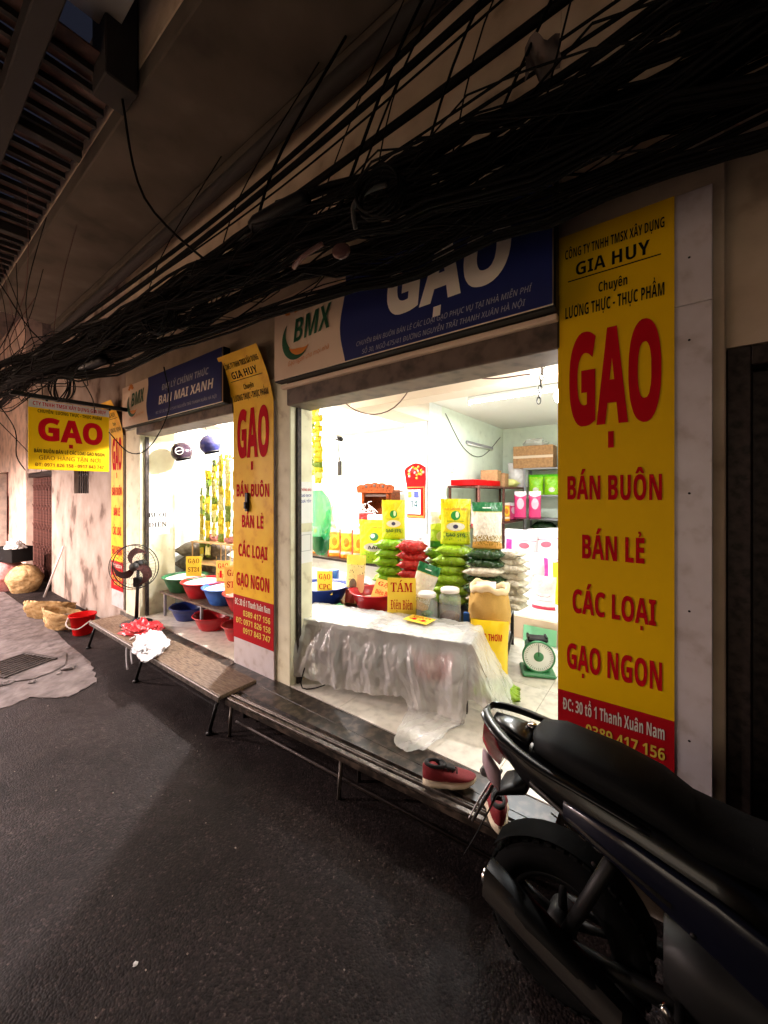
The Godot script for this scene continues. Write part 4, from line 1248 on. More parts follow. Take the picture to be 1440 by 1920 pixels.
func bag(called: String, label: String, category: String, at: Vector3, turn: float, size: Vector3, m: Material, sd: int, group := "", tilt := 0.0, roll := 0.0) -> Node3D:
	var o := thing(called, label, category, at, turn, group)
	o.rotation = V(tilt, turn, roll)
	part(o, "bag", bag_mesh(size.x, size.y, size.z, sd), m)
	return o

func bag_text(o: Node3D, s: String, size: Vector3, y: float, h: float, w: float, m: Material, key := "sans") -> void:
	var bend := func(p: Vector3) -> Vector3: return V(p.x, y + p.y, bag_z(p.x / (size.x / 2), (y + p.y) / size.y, size.z) + 0.009)
	part(o, "lettering", lettering(s, key, h, w, 0, 0.0, bend), m)

# lying filled bag
func pillow_mesh(w: float, d: float, t: float, sd: int) -> ArrayMesh:
	var n := FastNoiseLite.new()
	n.seed = sd
	n.frequency = 1.0
	var s := Sh.new()
	for sg in [1.0, -1.0]:
		var f := func(u, v):
			var x: float = u * 2.0 - 1.0
			var z: float = v * 2.0 - 1.0
			var e := pow(clampf(1.0 - pow(absf(x) * 1.06, 4.0), 0, 1), 0.5) * pow(clampf(1.0 - pow(absf(z), 3.0), 0, 1), 0.5)
			var q := n.get_noise_2d(x * 3.0 + sg * 9.0, z * 3.0) * 0.22 + n.get_noise_2d(x * 9.0 + sg * 9.0, z * 4.0) * 0.12
			x = clampf(x, -1.0, 1.0) * (1.12 if absf(x) > 0.96 else 1.0)
			var rim := n.get_noise_2d(x * 4.0 + z * 5.0, 70.0) * 0.018
			var X := x * w / 2.0
			return V(X + rim, t / 2.0 + sg * e * (t / 2.0) * (1.0 + q) + rim * (1.0 - e), -z * d / 2.0 + rim)
		if sg > 0:
			s.grid(20, 14, f)
		else:
			s.grid(20, 14, func(u, v): return f.call(1.0 - u, v))
	return s.done()

func bag_stack(kind: String, at: Vector3, turn: float, n: int, size: Vector3, m: Material, sd: int, m2: Material = null) -> void:
	var ord := ["bottom", "second", "third", "fourth", "fifth", "sixth", "seventh", "eighth", "ninth", "tenth"]
	var shapes := []
	for i in 4:
		shapes.append(pillow_mesh(size.x, size.z, size.y * 1.2, sd + i))
	rng.seed = sd
	for i in n:
		var place: String = "topmost" if i == n - 1 else (ord[i] if i == 0 else ord[i] + " from the bottom")
		var bt := T(at + V(rng.randf_range(-0.02, 0.02), size.y * i, rng.randf_range(-0.02, 0.02)), turn + rng.randf_range(-0.13, 0.13) + (PI if i % 2 else 0.0), rng.randf_range(-0.03, 0.03), rng.randf_range(-0.04, 0.04))
		bt.basis = bt.basis * Basis.from_scale(V(rng.randf_range(0.93, 1.06), rng.randf_range(0.92, 1.06), rng.randf_range(0.94, 1.05)))
		var o := part(self, "rice_bag", shapes[i % 4], m2 if m2 and i % 3 == 1 else m, bt)
		tag(o, "%s rice bag, %s of its stack" % [kind, place], "rice bag", kind + " rice bags in a stack")

func basin_mesh(r: float, h: float) -> Array:
	var k := r * 0.72
	var wall := Sh.new().lathe([Vector2(0, 0), Vector2(k * 0.97, 0), Vector2(k, 0.006), Vector2(lerpf(k, r, 0.55), h * 0.5), Vector2(r, h * 0.95), Vector2(r + 0.02, h * 0.96), Vector2(r + 0.024, h), Vector2(r + 0.018, h + 0.006), Vector2(r - 0.004, h), Vector2(lerpf(k, r, 0.5) - 0.004, h * 0.5), Vector2(k - 0.006, 0.012), Vector2(0, 0.012)], 36).done()
	return [wall, k]

func basin(label: String, at: Vector3, r: float, h: float, m: Material, fill: Material, level := 0.7, category := "basin") -> Node3D:
	var o := thing("plastic_basin", label, category, at, 0.3)
	part(o, "bowl", basin_mesh(r, h)[0], m)
	for s in [-1.0, 1.0]:
		part(o, "handle", Sh.new().tube(curve([V(s * (r + 0.02), h - 0.004, -0.05), V(s * (r + 0.045), h - 0.004, -0.03), V(s * (r + 0.045), h - 0.004, 0.03), V(s * (r + 0.02), h - 0.004, 0.05)], 8), 0.007, 6).done(), m)
	if fill:
		var k := r * 0.72
		var rr := lerpf(k, r, level) - 0.008
		part(o, "rice_fill", Sh.new().lathe([Vector2(rr, h * level), Vector2(rr * 0.7, h * level + 0.02), Vector2(rr * 0.3, h * level + 0.04), Vector2(0, h * level + 0.045)], 28).done(), fill)
	return o

func card(label: String, lines: Array, at: Vector3, turn: float, w: float, h: float, m: Material, tm: Material, tilt := 0.0, roll := 0.0, key := "serif") -> Node3D:
	var o := thing("price_card", label, "price card", at)
	o.rotation = V(tilt, turn, roll)
	part(o, "card", boxm(V(w, h, 0.003)), m, T(V(0, h / 2, 0)))
	var n := lines.size()
	for i in n:
		var lh := h * 0.62 / n
		text(o, lines[i], key, tm, V(0, h * (1.0 - (i + 0.8) / (n + 0.35)), 0.0025), lh * 0.72, w * 0.78)
	return o

# ------------------------------------------------------------------ right bay
const TURN := 0.235   # the display tables stand a little askew

func on_table(a: float, b: float, y := 0.752) -> Vector3:
	# a along the front edge of the display tables, b behind the line where the two tables meet
	var o := Vector3(-2.08, 0, -0.715)
	return o + Vector3(cos(TURN), 0, -sin(TURN)) * a + Vector3(-sin(TURN), 0, -cos(TURN)) * b + Vector3(0, y, 0)

func table(label: String, a: float, b: float, w: float, d: float, top: Material) -> void:
	var o := thing("display_table", label, "table", on_table(a, b, 0.0), TURN)
	part(o, "tabletop", boxm(V(w, 0.03, d), 0.004), top, T(V(0, 0.735, 0)))
	for sx in [-1, 1]:
		for sz in [-1, 1]:
			part(o, "leg", boxm(V(0.035, 0.43, 0.035), 0.003), M.steel_dark, T(V(sx * (w / 2 - 0.03), 0.505, sz * (d / 2 - 0.03))))
		part(o, "side_rail", boxm(V(0.025, 0.03, d - 0.08), 0.003), M.steel_dark, T(V(sx * (w / 2 - 0.03), 0.4, 0)))
	part(o, "shelf", boxm(V(w - 0.08, 0.015, d - 0.08), 0.003), M.grey_paint, T(V(0, 0.425, 0)))

func shop_right() -> void:
	goods_materials()
	mat("sack_rim", rgb(236, 208, 168), 0.8)
	table("low table under the draped clear plastic sheet", 0.08, -0.22, 1.5, 0.42, M.black_top)
	table("wide black topped table carrying basins, jars and stacked rice bags", -0.02, 0.56, 2.1, 1.1, M.black_top)
	# under the sheet: tubs made large and dark so the space beneath darkens
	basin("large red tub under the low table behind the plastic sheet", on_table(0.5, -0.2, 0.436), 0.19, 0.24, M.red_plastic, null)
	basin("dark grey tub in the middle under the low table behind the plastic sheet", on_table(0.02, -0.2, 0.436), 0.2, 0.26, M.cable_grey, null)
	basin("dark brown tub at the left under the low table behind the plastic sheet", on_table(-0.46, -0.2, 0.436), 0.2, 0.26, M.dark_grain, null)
	var tr := [["long pale tray of rice under the left end of the plastic sheet", -0.38, M.white_plastic], ["long dark tray of rice under the right end of the plastic sheet", 0.42, M.black_plastic]]
	for t in tr:
		var o := thing("rice_tray", t[0], "tray", on_table(t[1], -0.22, 0.752), TURN)
		part(o, "tray", Sh.new().box(V(0, 0.006, 0), V(0.68, 0.01, 0.36), 0.002).box(V(0, 0.026, 0.175), V(0.68, 0.03, 0.01), 0.002).box(V(0, 0.026, -0.175), V(0.68, 0.03, 0.01), 0.002).box(V(0.335, 0.026, 0), V(0.01, 0.03, 0.34), 0.002).box(V(-0.335, 0.026, 0), V(0.01, 0.03, 0.34), 0.002).done(), t[2])
		part(o, "rice_fill", Sh.new().grid(10, 6, func(u, v): return V((u - 0.5) * 0.66, 0.024 + 0.012 * sin(PI * u) * sin(PI * v), (0.5 - v) * 0.34)).done(), M.rice)
	plastic_sheet()
	card("yellow price card lying flat on the plastic sheet", ["GẠO", "Hải Hậu"], on_table(0.33, -0.18, 0.828), TURN - 0.25, 0.23, 0.16, M.card_yellow, M.print_red, -PI / 2)
	# basins on the black table
	basin("dark blue basin heaped with white rice beside the cream pillar", on_table(-0.86, 0.3), 0.27, 0.17, M.blue_plastic, M.rice, 0.85)
	basin("red basin on the black table with a tilted price card", on_table(-0.25, 0.28), 0.225, 0.17, M.red_plastic, M.rice, 0.45)
	card("yellow price card reading GẠO CPC in the blue basin", ["GẠO", "CPC"], on_table(-0.73, 0.12, 0.87), 0.5, 0.16, 0.24, M.card_yellow, M.print_red)
	card("curled yellow price card leaning in the red basin", ["GẠO", "Điện Biên"], on_table(-0.15, 0.24, 0.85), 0.4, 0.24, 0.2, M.card_paper, M.print_red, -0.55, -0.2)
	card("yellow price card reading TÁM standing at the table edge", ["TÁM", "Điện Biên"], on_table(0.13, 0.05, 0.756), 0.55, 0.26, 0.37, M.card_yellow, M.print_red, -0.06)
	# jars
	var jars := [["glass jar with a pinkish lid holding green packets", 0.36, 0.08, 0.0], ["taller glass jar with dark grain at its bottom", 0.56, 0.12, 1.0]]
	for j in jars:
		var o := thing("glass_jar", j[0], "jar", on_table(j[1], j[2]))
		var h := 0.25 + 0.05 * float(j[3])
		part(o, "glass", Sh.new().lathe([Vector2(0, 0.0), Vector2(0.085, 0.0), Vector2(0.094, 0.012), Vector2(0.094, h * 0.8), Vector2(0.074, h * 0.9), Vector2(0.072, h)], 26).done(), M.jar_glass)
		part(o, "lid", Sh.new().lathe([Vector2(0.078, h - 0.022), Vector2(0.082, h - 0.02), Vector2(0.082, h + 0.008), Vector2(0.074, h + 0.014), Vector2(0, h + 0.016)], 24).done(), M.cap_white)
		if float(j[3]) > 0.5:
			part(o, "grain", Sh.new().lathe([Vector2(0, 0.004), Vector2(0.08, 0.004), Vector2(0.089, 0.015), Vector2(0.089, 0.07), Vector2(0.05, 0.1), Vector2(0, 0.11)], 20).done(), M.dark_grain)
		else:
			part(o, "packet", pillow_mesh(0.09, 0.07, 0.05, 4), M.green_plastic, T(V(0, 0.01, 0), 0.4))
			part(o, "packet", pillow_mesh(0.08, 0.06, 0.05, 5), M.green_plastic, T(V(0.005, 0.05, 0), 1.2))
	single("small_box", "tiny blue and white box behind the glass jars", "box", boxm(V(0.05, 0.09, 0.04), 0.003), M.light_blue_plastic, T(on_table(0.69, 0.2, 0.797), 0.3))
	# open sack
	var s := thing("open_sack", "open cream rice sack with a rolled rim on the black table", "sack", on_table(0.88, 0.24), 0.1)
	var n := FastNoiseLite.new()
	n.seed = 31
	n.frequency = 1.0
	var prof := [Vector2(0.16, 0.0), Vector2(0.185, 0.04), Vector2(0.18, 0.16), Vector2(0.155, 0.29), Vector2(0.15, 0.33)]
	part(s, "sack_body", Sh.new().grid(36, 16, func(u, v):
		var t: float = v * 4.0
		var i := mini(int(t), 3)
		var p: Vector2 = prof[i].lerp(prof[i + 1], t - i)
		var a: float = u * TAU
		var r := p.x * (1.0 + 0.07 * n.get_noise_2d(cos(a) * 2.0 + 5.0, sin(a) * 2.0 + v * 2.0)) + 0.01 * n.get_noise_2d(a * 3.0 if u < 1.0 else 0.0, v * 8.0) * sin(PI * v)
		return V(cos(a) * r, p.y, -sin(a) * r * 0.85)).done(), M.burlap)
	part(s, "rolled_rim", Sh.new().grid(36, 10, func(u, v):
		var a: float = u * TAU
		var b: float = v * TAU
		var w := 1.0 + 0.12 * sin(a * 3.0 + 1.0) + 0.06 * sin(a * 7.0)
		var r := 0.156 + 0.017 * cos(b) * w
		return V(cos(a) * r, 0.325 + 0.03 * sin(b) * w + 0.016 * sin(a * 3.0) + 0.008 * sin(a * 8.0), -sin(a) * r * 0.85)).done(), M.sack_rim)
	part(s, "rice_fill", Sh.new().lathe([Vector2(0.15, 0.285), Vector2(0.08, 0.3), Vector2(0, 0.305)], 24, Transform3D(Basis.from_scale(V(1, 1, 0.85)), Vector3.ZERO)).done(), M.rice)
	single("paper_packet", "small red and white packet stuck in the open sack", "packet", Sh.new().box(Vector3.ZERO, V(0.17, 0.08, 0.012), 0.003).done(), M.bag_rose, T(on_table(0.85, 0.26, 1.085), 0.2, -0.9, 0.1))
	single("crumpled_bag", "crumpled teal plastic bag between the blue and red basins", "bag", chunk(0.1, 55), M.green_plastic, T(on_table(-0.55, 0.05), 0.3))
	# leaning and standing bags in front
	var b1 := bag("rice_bag_upright", "white rice bag with green top leaning beside the glass jars", "rice bag", on_table(0.18, 0.33), 0.45, V(0.22, 0.44, 0.1), M.bag_white_rice, 21, "", -0.12, -0.3)
	b1.position.y = 0.785
	bag("rice_bag_upright", "tall patterned beige bag between the blue and red basins", "rice bag", on_table(-0.52, 0.36), 0.6, V(0.2, 0.5, 0.12), M.bag_pattern, 22, "", -0.05, -0.05)
	single("folded_bag", "yellow and green bag lying folded behind the red basin", "bag", pillow_mesh(0.3, 0.2, 0.09, 61), M.pillow_lime, T(on_table(-0.42, 0.62), 0.5))
	single("brown_bundle", "dark brown bundle behind the tall patterned bag", "bundle", chunk(0.2, 63), M.dark_grain, T(on_table(-0.62, 0.72)))
	# stacks of rice bags
	bag_stack("bright green", V(-2.62, 0.752, -1.52), 0.45, 6, V(0.32, 0.1, 0.26), M.pillow_green, 200)
	bag_stack("red", V(-2.3, 0.752, -1.5), 0.35, 6, V(0.3, 0.1, 0.24), M.pillow_red, 220)
	bag_stack("olive green", V(-1.82, 0.752, -1.52), 0.3, 6, V(0.33, 0.1, 0.26), M.pillow_lime, 240)
	bag_stack("leaf green", V(-2.05, 0.752, -1.72), 0.7, 5, V(0.33, 0.105, 0.24), M.pillow_green, 260)
	bag_stack("dark green", V(-1.47, 0.752, -1.55), 0.2, 7, V(0.34, 0.083, 0.27), M.pillow_dark, 280, M.pillow_white)
	bag_stack("white", V(-1.27, 0.752, -1.72), 0.0, 8, V(0.26, 0.072, 0.2), M.pillow_white, 300)
	# bags standing on the stacks
	var y1 := bag("rice_bag_upright", "tall yellow rice bag standing on the olive green stack", "rice bag", V(-1.80, 1.372, -1.55), 0.45, V(0.31, 0.47, 0.13), M.bag_yellow, 31)
	bag_text(y1, "GẠO LÀN VIÊT NAM", V(0.31, 0.47, 0.13), 0.355, 0.022, 0.22, M.print_orange)
	bag_text(y1, "GẠO STG", V(0.31, 0.47, 0.13), 0.085, 0.032, 0.2, M.print_green)
	var y2 := bag("rice_bag_upright", "tall yellow rice bag standing on the bright green stack", "rice bag", V(-2.60, 1.372, -1.56), 0.6, V(0.27, 0.45, 0.13), M.bag_yellow, 32)
	bag_text(y2, "GẠO STG", V(0.27, 0.45, 0.13), 0.085, 0.03, 0.18, M.print_green)
	bag("rice_bag_upright", "white rice bag with dark green top standing on the dark green stack", "rice bag", V(-1.47, 1.352, -1.58), 0.35, V(0.29, 0.46, 0.14), M.bag_white_rice, 33)
	bag("rice_bag_upright", "green and white rice bag with a yellow sun on the leaf green stack", "rice bag", V(-2.05, 1.30, -1.72), 0.55, V(0.27, 0.4, 0.13), M.bag_green_white, 34)
	var y3 := bag("rice_bag_upright", "wide yellow rice bag with orange lettering on the counter", "rice bag", V(-3.22, 0.962, -1.98), 0.6, V(0.40, 0.58, 0.16), M.bag_yellow_orange, 35)
	bag_text(y3, "NẾP THƯƠNG HẠNG", V(0.40, 0.58, 0.16), 0.47, 0.03, 0.27, M.print_orange)
	bag_text(y3, "AAA", V(0.40, 0.58, 0.16), 0.195, 0.045, 0.16, M.print_black)
	# yellow sack on the floor behind the drape
	var ys := bag("rice_sack", "yellow sack with red lettering and green foot on the floor beside the draped table", "sack", V(-1.2, 0.292, -0.96), 0.35, V(0.3, 0.56, 0.2), M.bag_lemon, 36)
	bag_text(ys, "GẠO THƠM", V(0.3, 0.56, 0.2), 0.42, 0.05, 0.2, M.print_red)
	single("green_bag", "light green bag lying at the foot of the yellow sack", "bag", pillow_mesh(0.34, 0.24, 0.1, 66), M.pillow_lime, T(V(-1.12, 0.292, -0.86), 0.3))
	kitchen_scale()
	# hanging things at the pillar
	sachets("sachet_strip", "long strip of yellow sachets hanging inside the cream pillar", V(-2.74, 2.8, -0.5), 16, 0.8, 12)
	sachets("sachet_strip", "second strip of yellow sachets hanging behind the one at the cream pillar", V(-2.86, 2.78, -0.56), 15, 0.7, 13)
	green_bag()
	var p1 := thing("paper_notice", "white printed notice taped to the inner face of the cream pillar", "notice", V(-2.546, 1.82, -0.17), PI / 2)
	part(p1, "sheet", boxm(V(0.16, 0.36, 0.002)), M.paper)
	for i in 3:
		text(p1, ["THÔNG BÁO", "GẠO SẠCH", "GIÁ TỐT"][i], "sans", M.print_blue if i else M.print_red, V(0, 0.1 - 0.05 * i, 0.002), 0.022, 0.12)
	var p2 := thing("paper_notice", "white card in a clear sleeve below the printed notice", "notice", V(-2.546, 1.43, -0.17), PI / 2)
	part(p2, "sheet", boxm(V(0.15, 0.27, 0.002)), M.paper)
	part(p2, "frame_print", Sh.new().box(V(0, 0.11, 0.0015), V(0.11, 0.004, 0.001)).box(V(0, -0.03, 0.0015), V(0.11, 0.004, 0.001)).box(V(-0.053, 0.04, 0.0015), V(0.004, 0.136, 0.001)).box(V(0.053, 0.04, 0.0015), V(0.004, 0.136, 0.001)).done(), M.print_grey)
	single("floor_cable", "thin dark cable looping on the floor at the pillar foot", "cable", Sh.new().tube(curve([V(-2.5, 0.75, -0.22), V(-2.46, 0.5, -0.1), V(-2.44, 0.32, -0.02), V(-2.36, 0.3, -0.06), V(-2.3, 0.31, -0.16)], 18), 0.005, 5).done(), M.cable_black)
	# chain and wires under the ceiling of the right bay
	var ch := thing("hanging_chain", "short dark chain hanging from the ceiling beside the large sign", "chain", V(-0.585, 3.29, -0.42))
	for i in 22:
		part(ch, "link", link_mesh(), M.dark_metal, T(V(-0.005 * i, -0.03 - 0.036 * i, -0.004 * i), 0.0 if i % 2 else PI / 2))
	single("ceiling_wire", "drooping brown wire under the ceiling near the chain", "wire", Sh.new().tube(curve([V(-1.35, 3.0, -0.42), V(-1.1, 2.72, -0.45), V(-0.72, 2.66, -0.42)], 16), 0.005, 5).done(), M.cable_brown)
	single("ceiling_wire", "drooping brown wire under the ceiling beam near the pillar", "wire", Sh.new().tube(curve([V(-1.45, 2.95, -0.42), V(-1.8, 2.6, -0.45), V(-2.2, 2.62, -0.45), V(-2.6, 2.95, -0.4)], 20), 0.005, 5).done(), M.cable_brown)
	var mic := thing("hanging_lamp_holder", "dark socket with a grey pouch hanging from a wire", "socket", V(-3.1, 2.55, -1.15))
	part(mic, "socket", Sh.new().tube([V(-0.02, 0.0, 0), V(0.06, -0.03, 0)], 0.028, 10).done(), M.dark_metal)
	part(mic, "pouch", boxm(V(0.06, 0.17, 0.025), 0.008), M.cable_grey, T(V(0.03, -0.36, 0)))
	part(mic, "strap", Sh.new().tube(curve([V(0.0, -0.02, 0), V(0.02, -0.15, 0.01), V(0.03, -0.28, 0)], 8), 0.007, 5).done(), M.cable_grey)
	part(mic, "wire", Sh.new().tube(curve([V(0, 0.0, 0), V(-0.3, -0.3, 0), V(-0.7, -0.5, -0.1)], 12), 0.004, 5).done(), M.cable_black)

func link_mesh() -> ArrayMesh:
	if not M.has("_link"):
		var pts := []
		for i in 13:
			var a := TAU * i / 12
			pts.append(V(cos(a) * 0.012, sin(a) * 0.024, 0))
		M["_link"] = Sh.new().tube(pts, 0.0035, 5, -1.0, false).done()
	return M["_link"]

func plastic_sheet() -> void:
	var n := FastNoiseLite.new()
	n.seed = 91
	n.frequency = 1.0
	var rd := FastNoiseLite.new()
	rd.seed = 17
	rd.frequency = 1.0
	rd.fractal_type = FastNoiseLite.FRACTAL_RIDGED
	rd.fractal_octaves = 4
	var xr := 0.76      # right end of the low table, along a
	var zf := 0.44      # its front edge, from the back line
	var f := func(u: float, v: float) -> Vector3:
		var a := lerpf(-0.86, xr + 0.5, u)
		var tail := smoothstep(xr - 0.42, xr - 0.16, a) * (1.0 - smoothstep(xr + 0.0, xr + 0.12, a))
		var reach := zf + 0.42 + 0.07 * sin(u * 5.0) + 0.62 * tail
		var b := lerpf(-0.03, reach, v)
		var oa := maxf(a - xr, 0.0)
		var la := maxf(-0.78 - a, 0.0)
		var ob := maxf(b - zf, 0.0)
		var da := maxf(oa - 0.13, 0.0) * 1.35
		var drop := sqrt(da * da + ob * ob + la * la * 4.0)
		var sag := 0.01 * sin(PI * clampf((a + 0.7) / 1.4, 0, 1)) * sin(PI * clampf(b / zf, 0, 1))
		var top := 0.814 - sag
		var y := top - drop * 0.98
		var out := 0.0
		if y < 0.3:
			out = 0.3 - y
			y = 0.3 + 0.012 * absf(sin(a * 31.0 + b * 9.0))
		var fold := smoothstep(0.0, 0.2, drop)
		var w := n.get_noise_2d(a * 5.0, b * 2.0) * 0.035 * fold + n.get_noise_2d(a * 14.0, b * 4.5 + 9.0) * 0.012 * fold + 0.016 * sin(a * 19.0 + 3.0 * n.get_noise_2d(a * 2.0, b)) * fold * (0.4 + 0.9 * tail)
		var crease := rd.get_noise_2d(a * 2.2 + b * 0.7, b * 1.6 - a * 0.5) * 0.01 * (0.35 + 0.65 * fold)
		var flat := n.get_noise_2d(a * 7.0, b * 7.0 + 50.0) * 0.012 + n.get_noise_2d(a * 18.0 + b * 9.0, b * 12.0) * 0.006
		var A := minf(a, xr) + (w * 0.8 if oa > 0.0 else 0.0) + oa * 0.72 + 0.03 * w
		var B := minf(b, zf) + (w + 0.03 * fold if ob > 0.0 else 0.0) + crease + out * 0.9 + 0.06 * smoothstep(0.0, 0.3, ob)
		A += -0.25 * out + la * -0.3
		return on_table(A, -B, y + flat + crease * 0.35 * (1.0 - fold))
	single("plastic_sheet", "wrinkled clear plastic sheet draped over the low table and trailing on the floor", "plastic sheet", Sh.new().grid(170, 110, f).done(), M.clear_film)

func kitchen_scale() -> void:
	var o := thing("dial_scale", "green dial kitchen scale with round white face on the floor", "scale", V(-0.97, 0.292, -1.5), 0.42)
	part(o, "base", Sh.new().box(V(0, 0.02, 0.02), V(0.28, 0.035, 0.24), 0.012).done(), M.scale_green)
	part(o, "body", Sh.new().box(V(0, 0.15, 0), V(0.2, 0.24, 0.15), 0.02).done(), M.scale_green)
	var turn := Transform3D(Basis(Vector3.RIGHT, PI / 2), V(0, 0.17, 0.075))
	part(o, "bezel", Sh.new().lathe([Vector2(0.138, 0.0), Vector2(0.138, 0.022), Vector2(0.128, 0.028), Vector2(0.124, 0.02), Vector2(0.124, 0.0)], 36, turn).done(), M.scale_green)
	var dial := part(o, "dial", Sh.new().lathe([Vector2(0.126, 0.016), Vector2(0, 0.016)], 36, turn).done(), M.paper)
	for i in 40:
		var a := TAU * i / 40
		part(dial, "tick", boxm(V(0.0022, 0.016 if i % 4 else 0.026, 0.0012)), M.print_black, Transform3D(Basis(Vector3(0, 0, 1), -a), V(sin(a) * 0.108, 0.17 + cos(a) * 0.108, 0.0918)))
	part(o, "hub", Sh.new().lathe([Vector2(0.042, 0.017), Vector2(0.036, 0.021), Vector2(0, 0.021)], 24, turn).done(), M.scale_green)
	part(o, "needle", Sh.new().box(V(0, 0.225, 0.098), V(0.005, 0.1, 0.002)).done(), M.print_black)
	part(o, "pan_bracket", Sh.new().box(V(0, 0.3, 0), V(0.17, 0.03, 0.12), 0.008).box(V(-0.075, 0.318, 0), V(0.02, 0.025, 0.1), 0.004).box(V(0.075, 0.318, 0), V(0.02, 0.025, 0.1), 0.004).done(), M.dark_metal)

# string of small sachets; a thing with each sachet a part
func sachets(called: String, label: String, at: Vector3, n: int, len: float, sd: int, group := "") -> void:
	var o := thing(called, label, "sachet strip", at, 0.0, group)
	rng.seed = sd
	part(o, "string", Sh.new().tube([V(0, 0.06, 0), V(0, -len, 0)], 0.002, 4).done(), M.white_plastic)
	var h := len / n
	var shapes := [pillow_mesh(0.085, h * 1.15, 0.022, sd), pillow_mesh(0.08, h * 1.1, 0.02, sd + 1)]
	for i in n:
		var m: Material = [M.sachet_yellow, M.sachet_yellow, M.sachet_pale, M.sachet_green][rng.randi_range(0, 3)]
		var t := T(V(rng.randf_range(-0.006, 0.006), -h * (i + 0.5), -0.005), rng.randf_range(-0.4, 0.6), PI / 2 + rng.randf_range(-0.2, 0.2), 0.0)
		part(o, "sachet", shapes[i % 2], m, t)

func green_bag() -> void:
	var o := thing("green_carrier_bag", "green carrier bag holding a round tub, hung at the cream pillar", "bag", V(-2.62, 1.33, -0.42))
	var n := FastNoiseLite.new()
	n.seed = 14
	n.frequency = 1.0
	part(o, "bag", Sh.new().grid(40, 30, func(u, v):
		var a: float = u * TAU
		var y: float = v * 0.6
		var r := 0.02 + 0.115 * sin(PI * pow(clampf(1.0 - v * 0.98, 0.0, 1.0), 0.62) * 0.97)
		var cx: float = -0.06 * v
		var wr: float = 0.022 * n.get_noise_2d(cos(a) * 3.0 + 7.0, sin(a) * 3.0 + v * 3.0) + 0.008 * sin(a * 9.0) * v
		return V(cx + cos(a) * (r + wr), y, -sin(a) * (r * 0.8 + wr))).done(), M.green_film)
	part(o, "ear", Sh.new().grid(14, 12, func(u, v): return V(0.03 + 0.17 * u, 0.14 + (0.2 + 0.1 * u) * v + 0.03 * u + 0.012 * sin(u * 9.0 + v * 4.0), 0.02 + 0.03 * sin(v * 5.0 + u * 4.0))).done(), M.green_film)
	part(o, "tub", Sh.new().lathe([Vector2(0, 0.012), Vector2(0.05, 0.012), Vector2(0.078, 0.05), Vector2(0.085, 0.17), Vector2(0, 0.17)], 24).done(), M.green_plastic)
	part(o, "knot", chunk(0.03, 4), M.white_plastic, T(V(-0.06, 0.585, 0)))

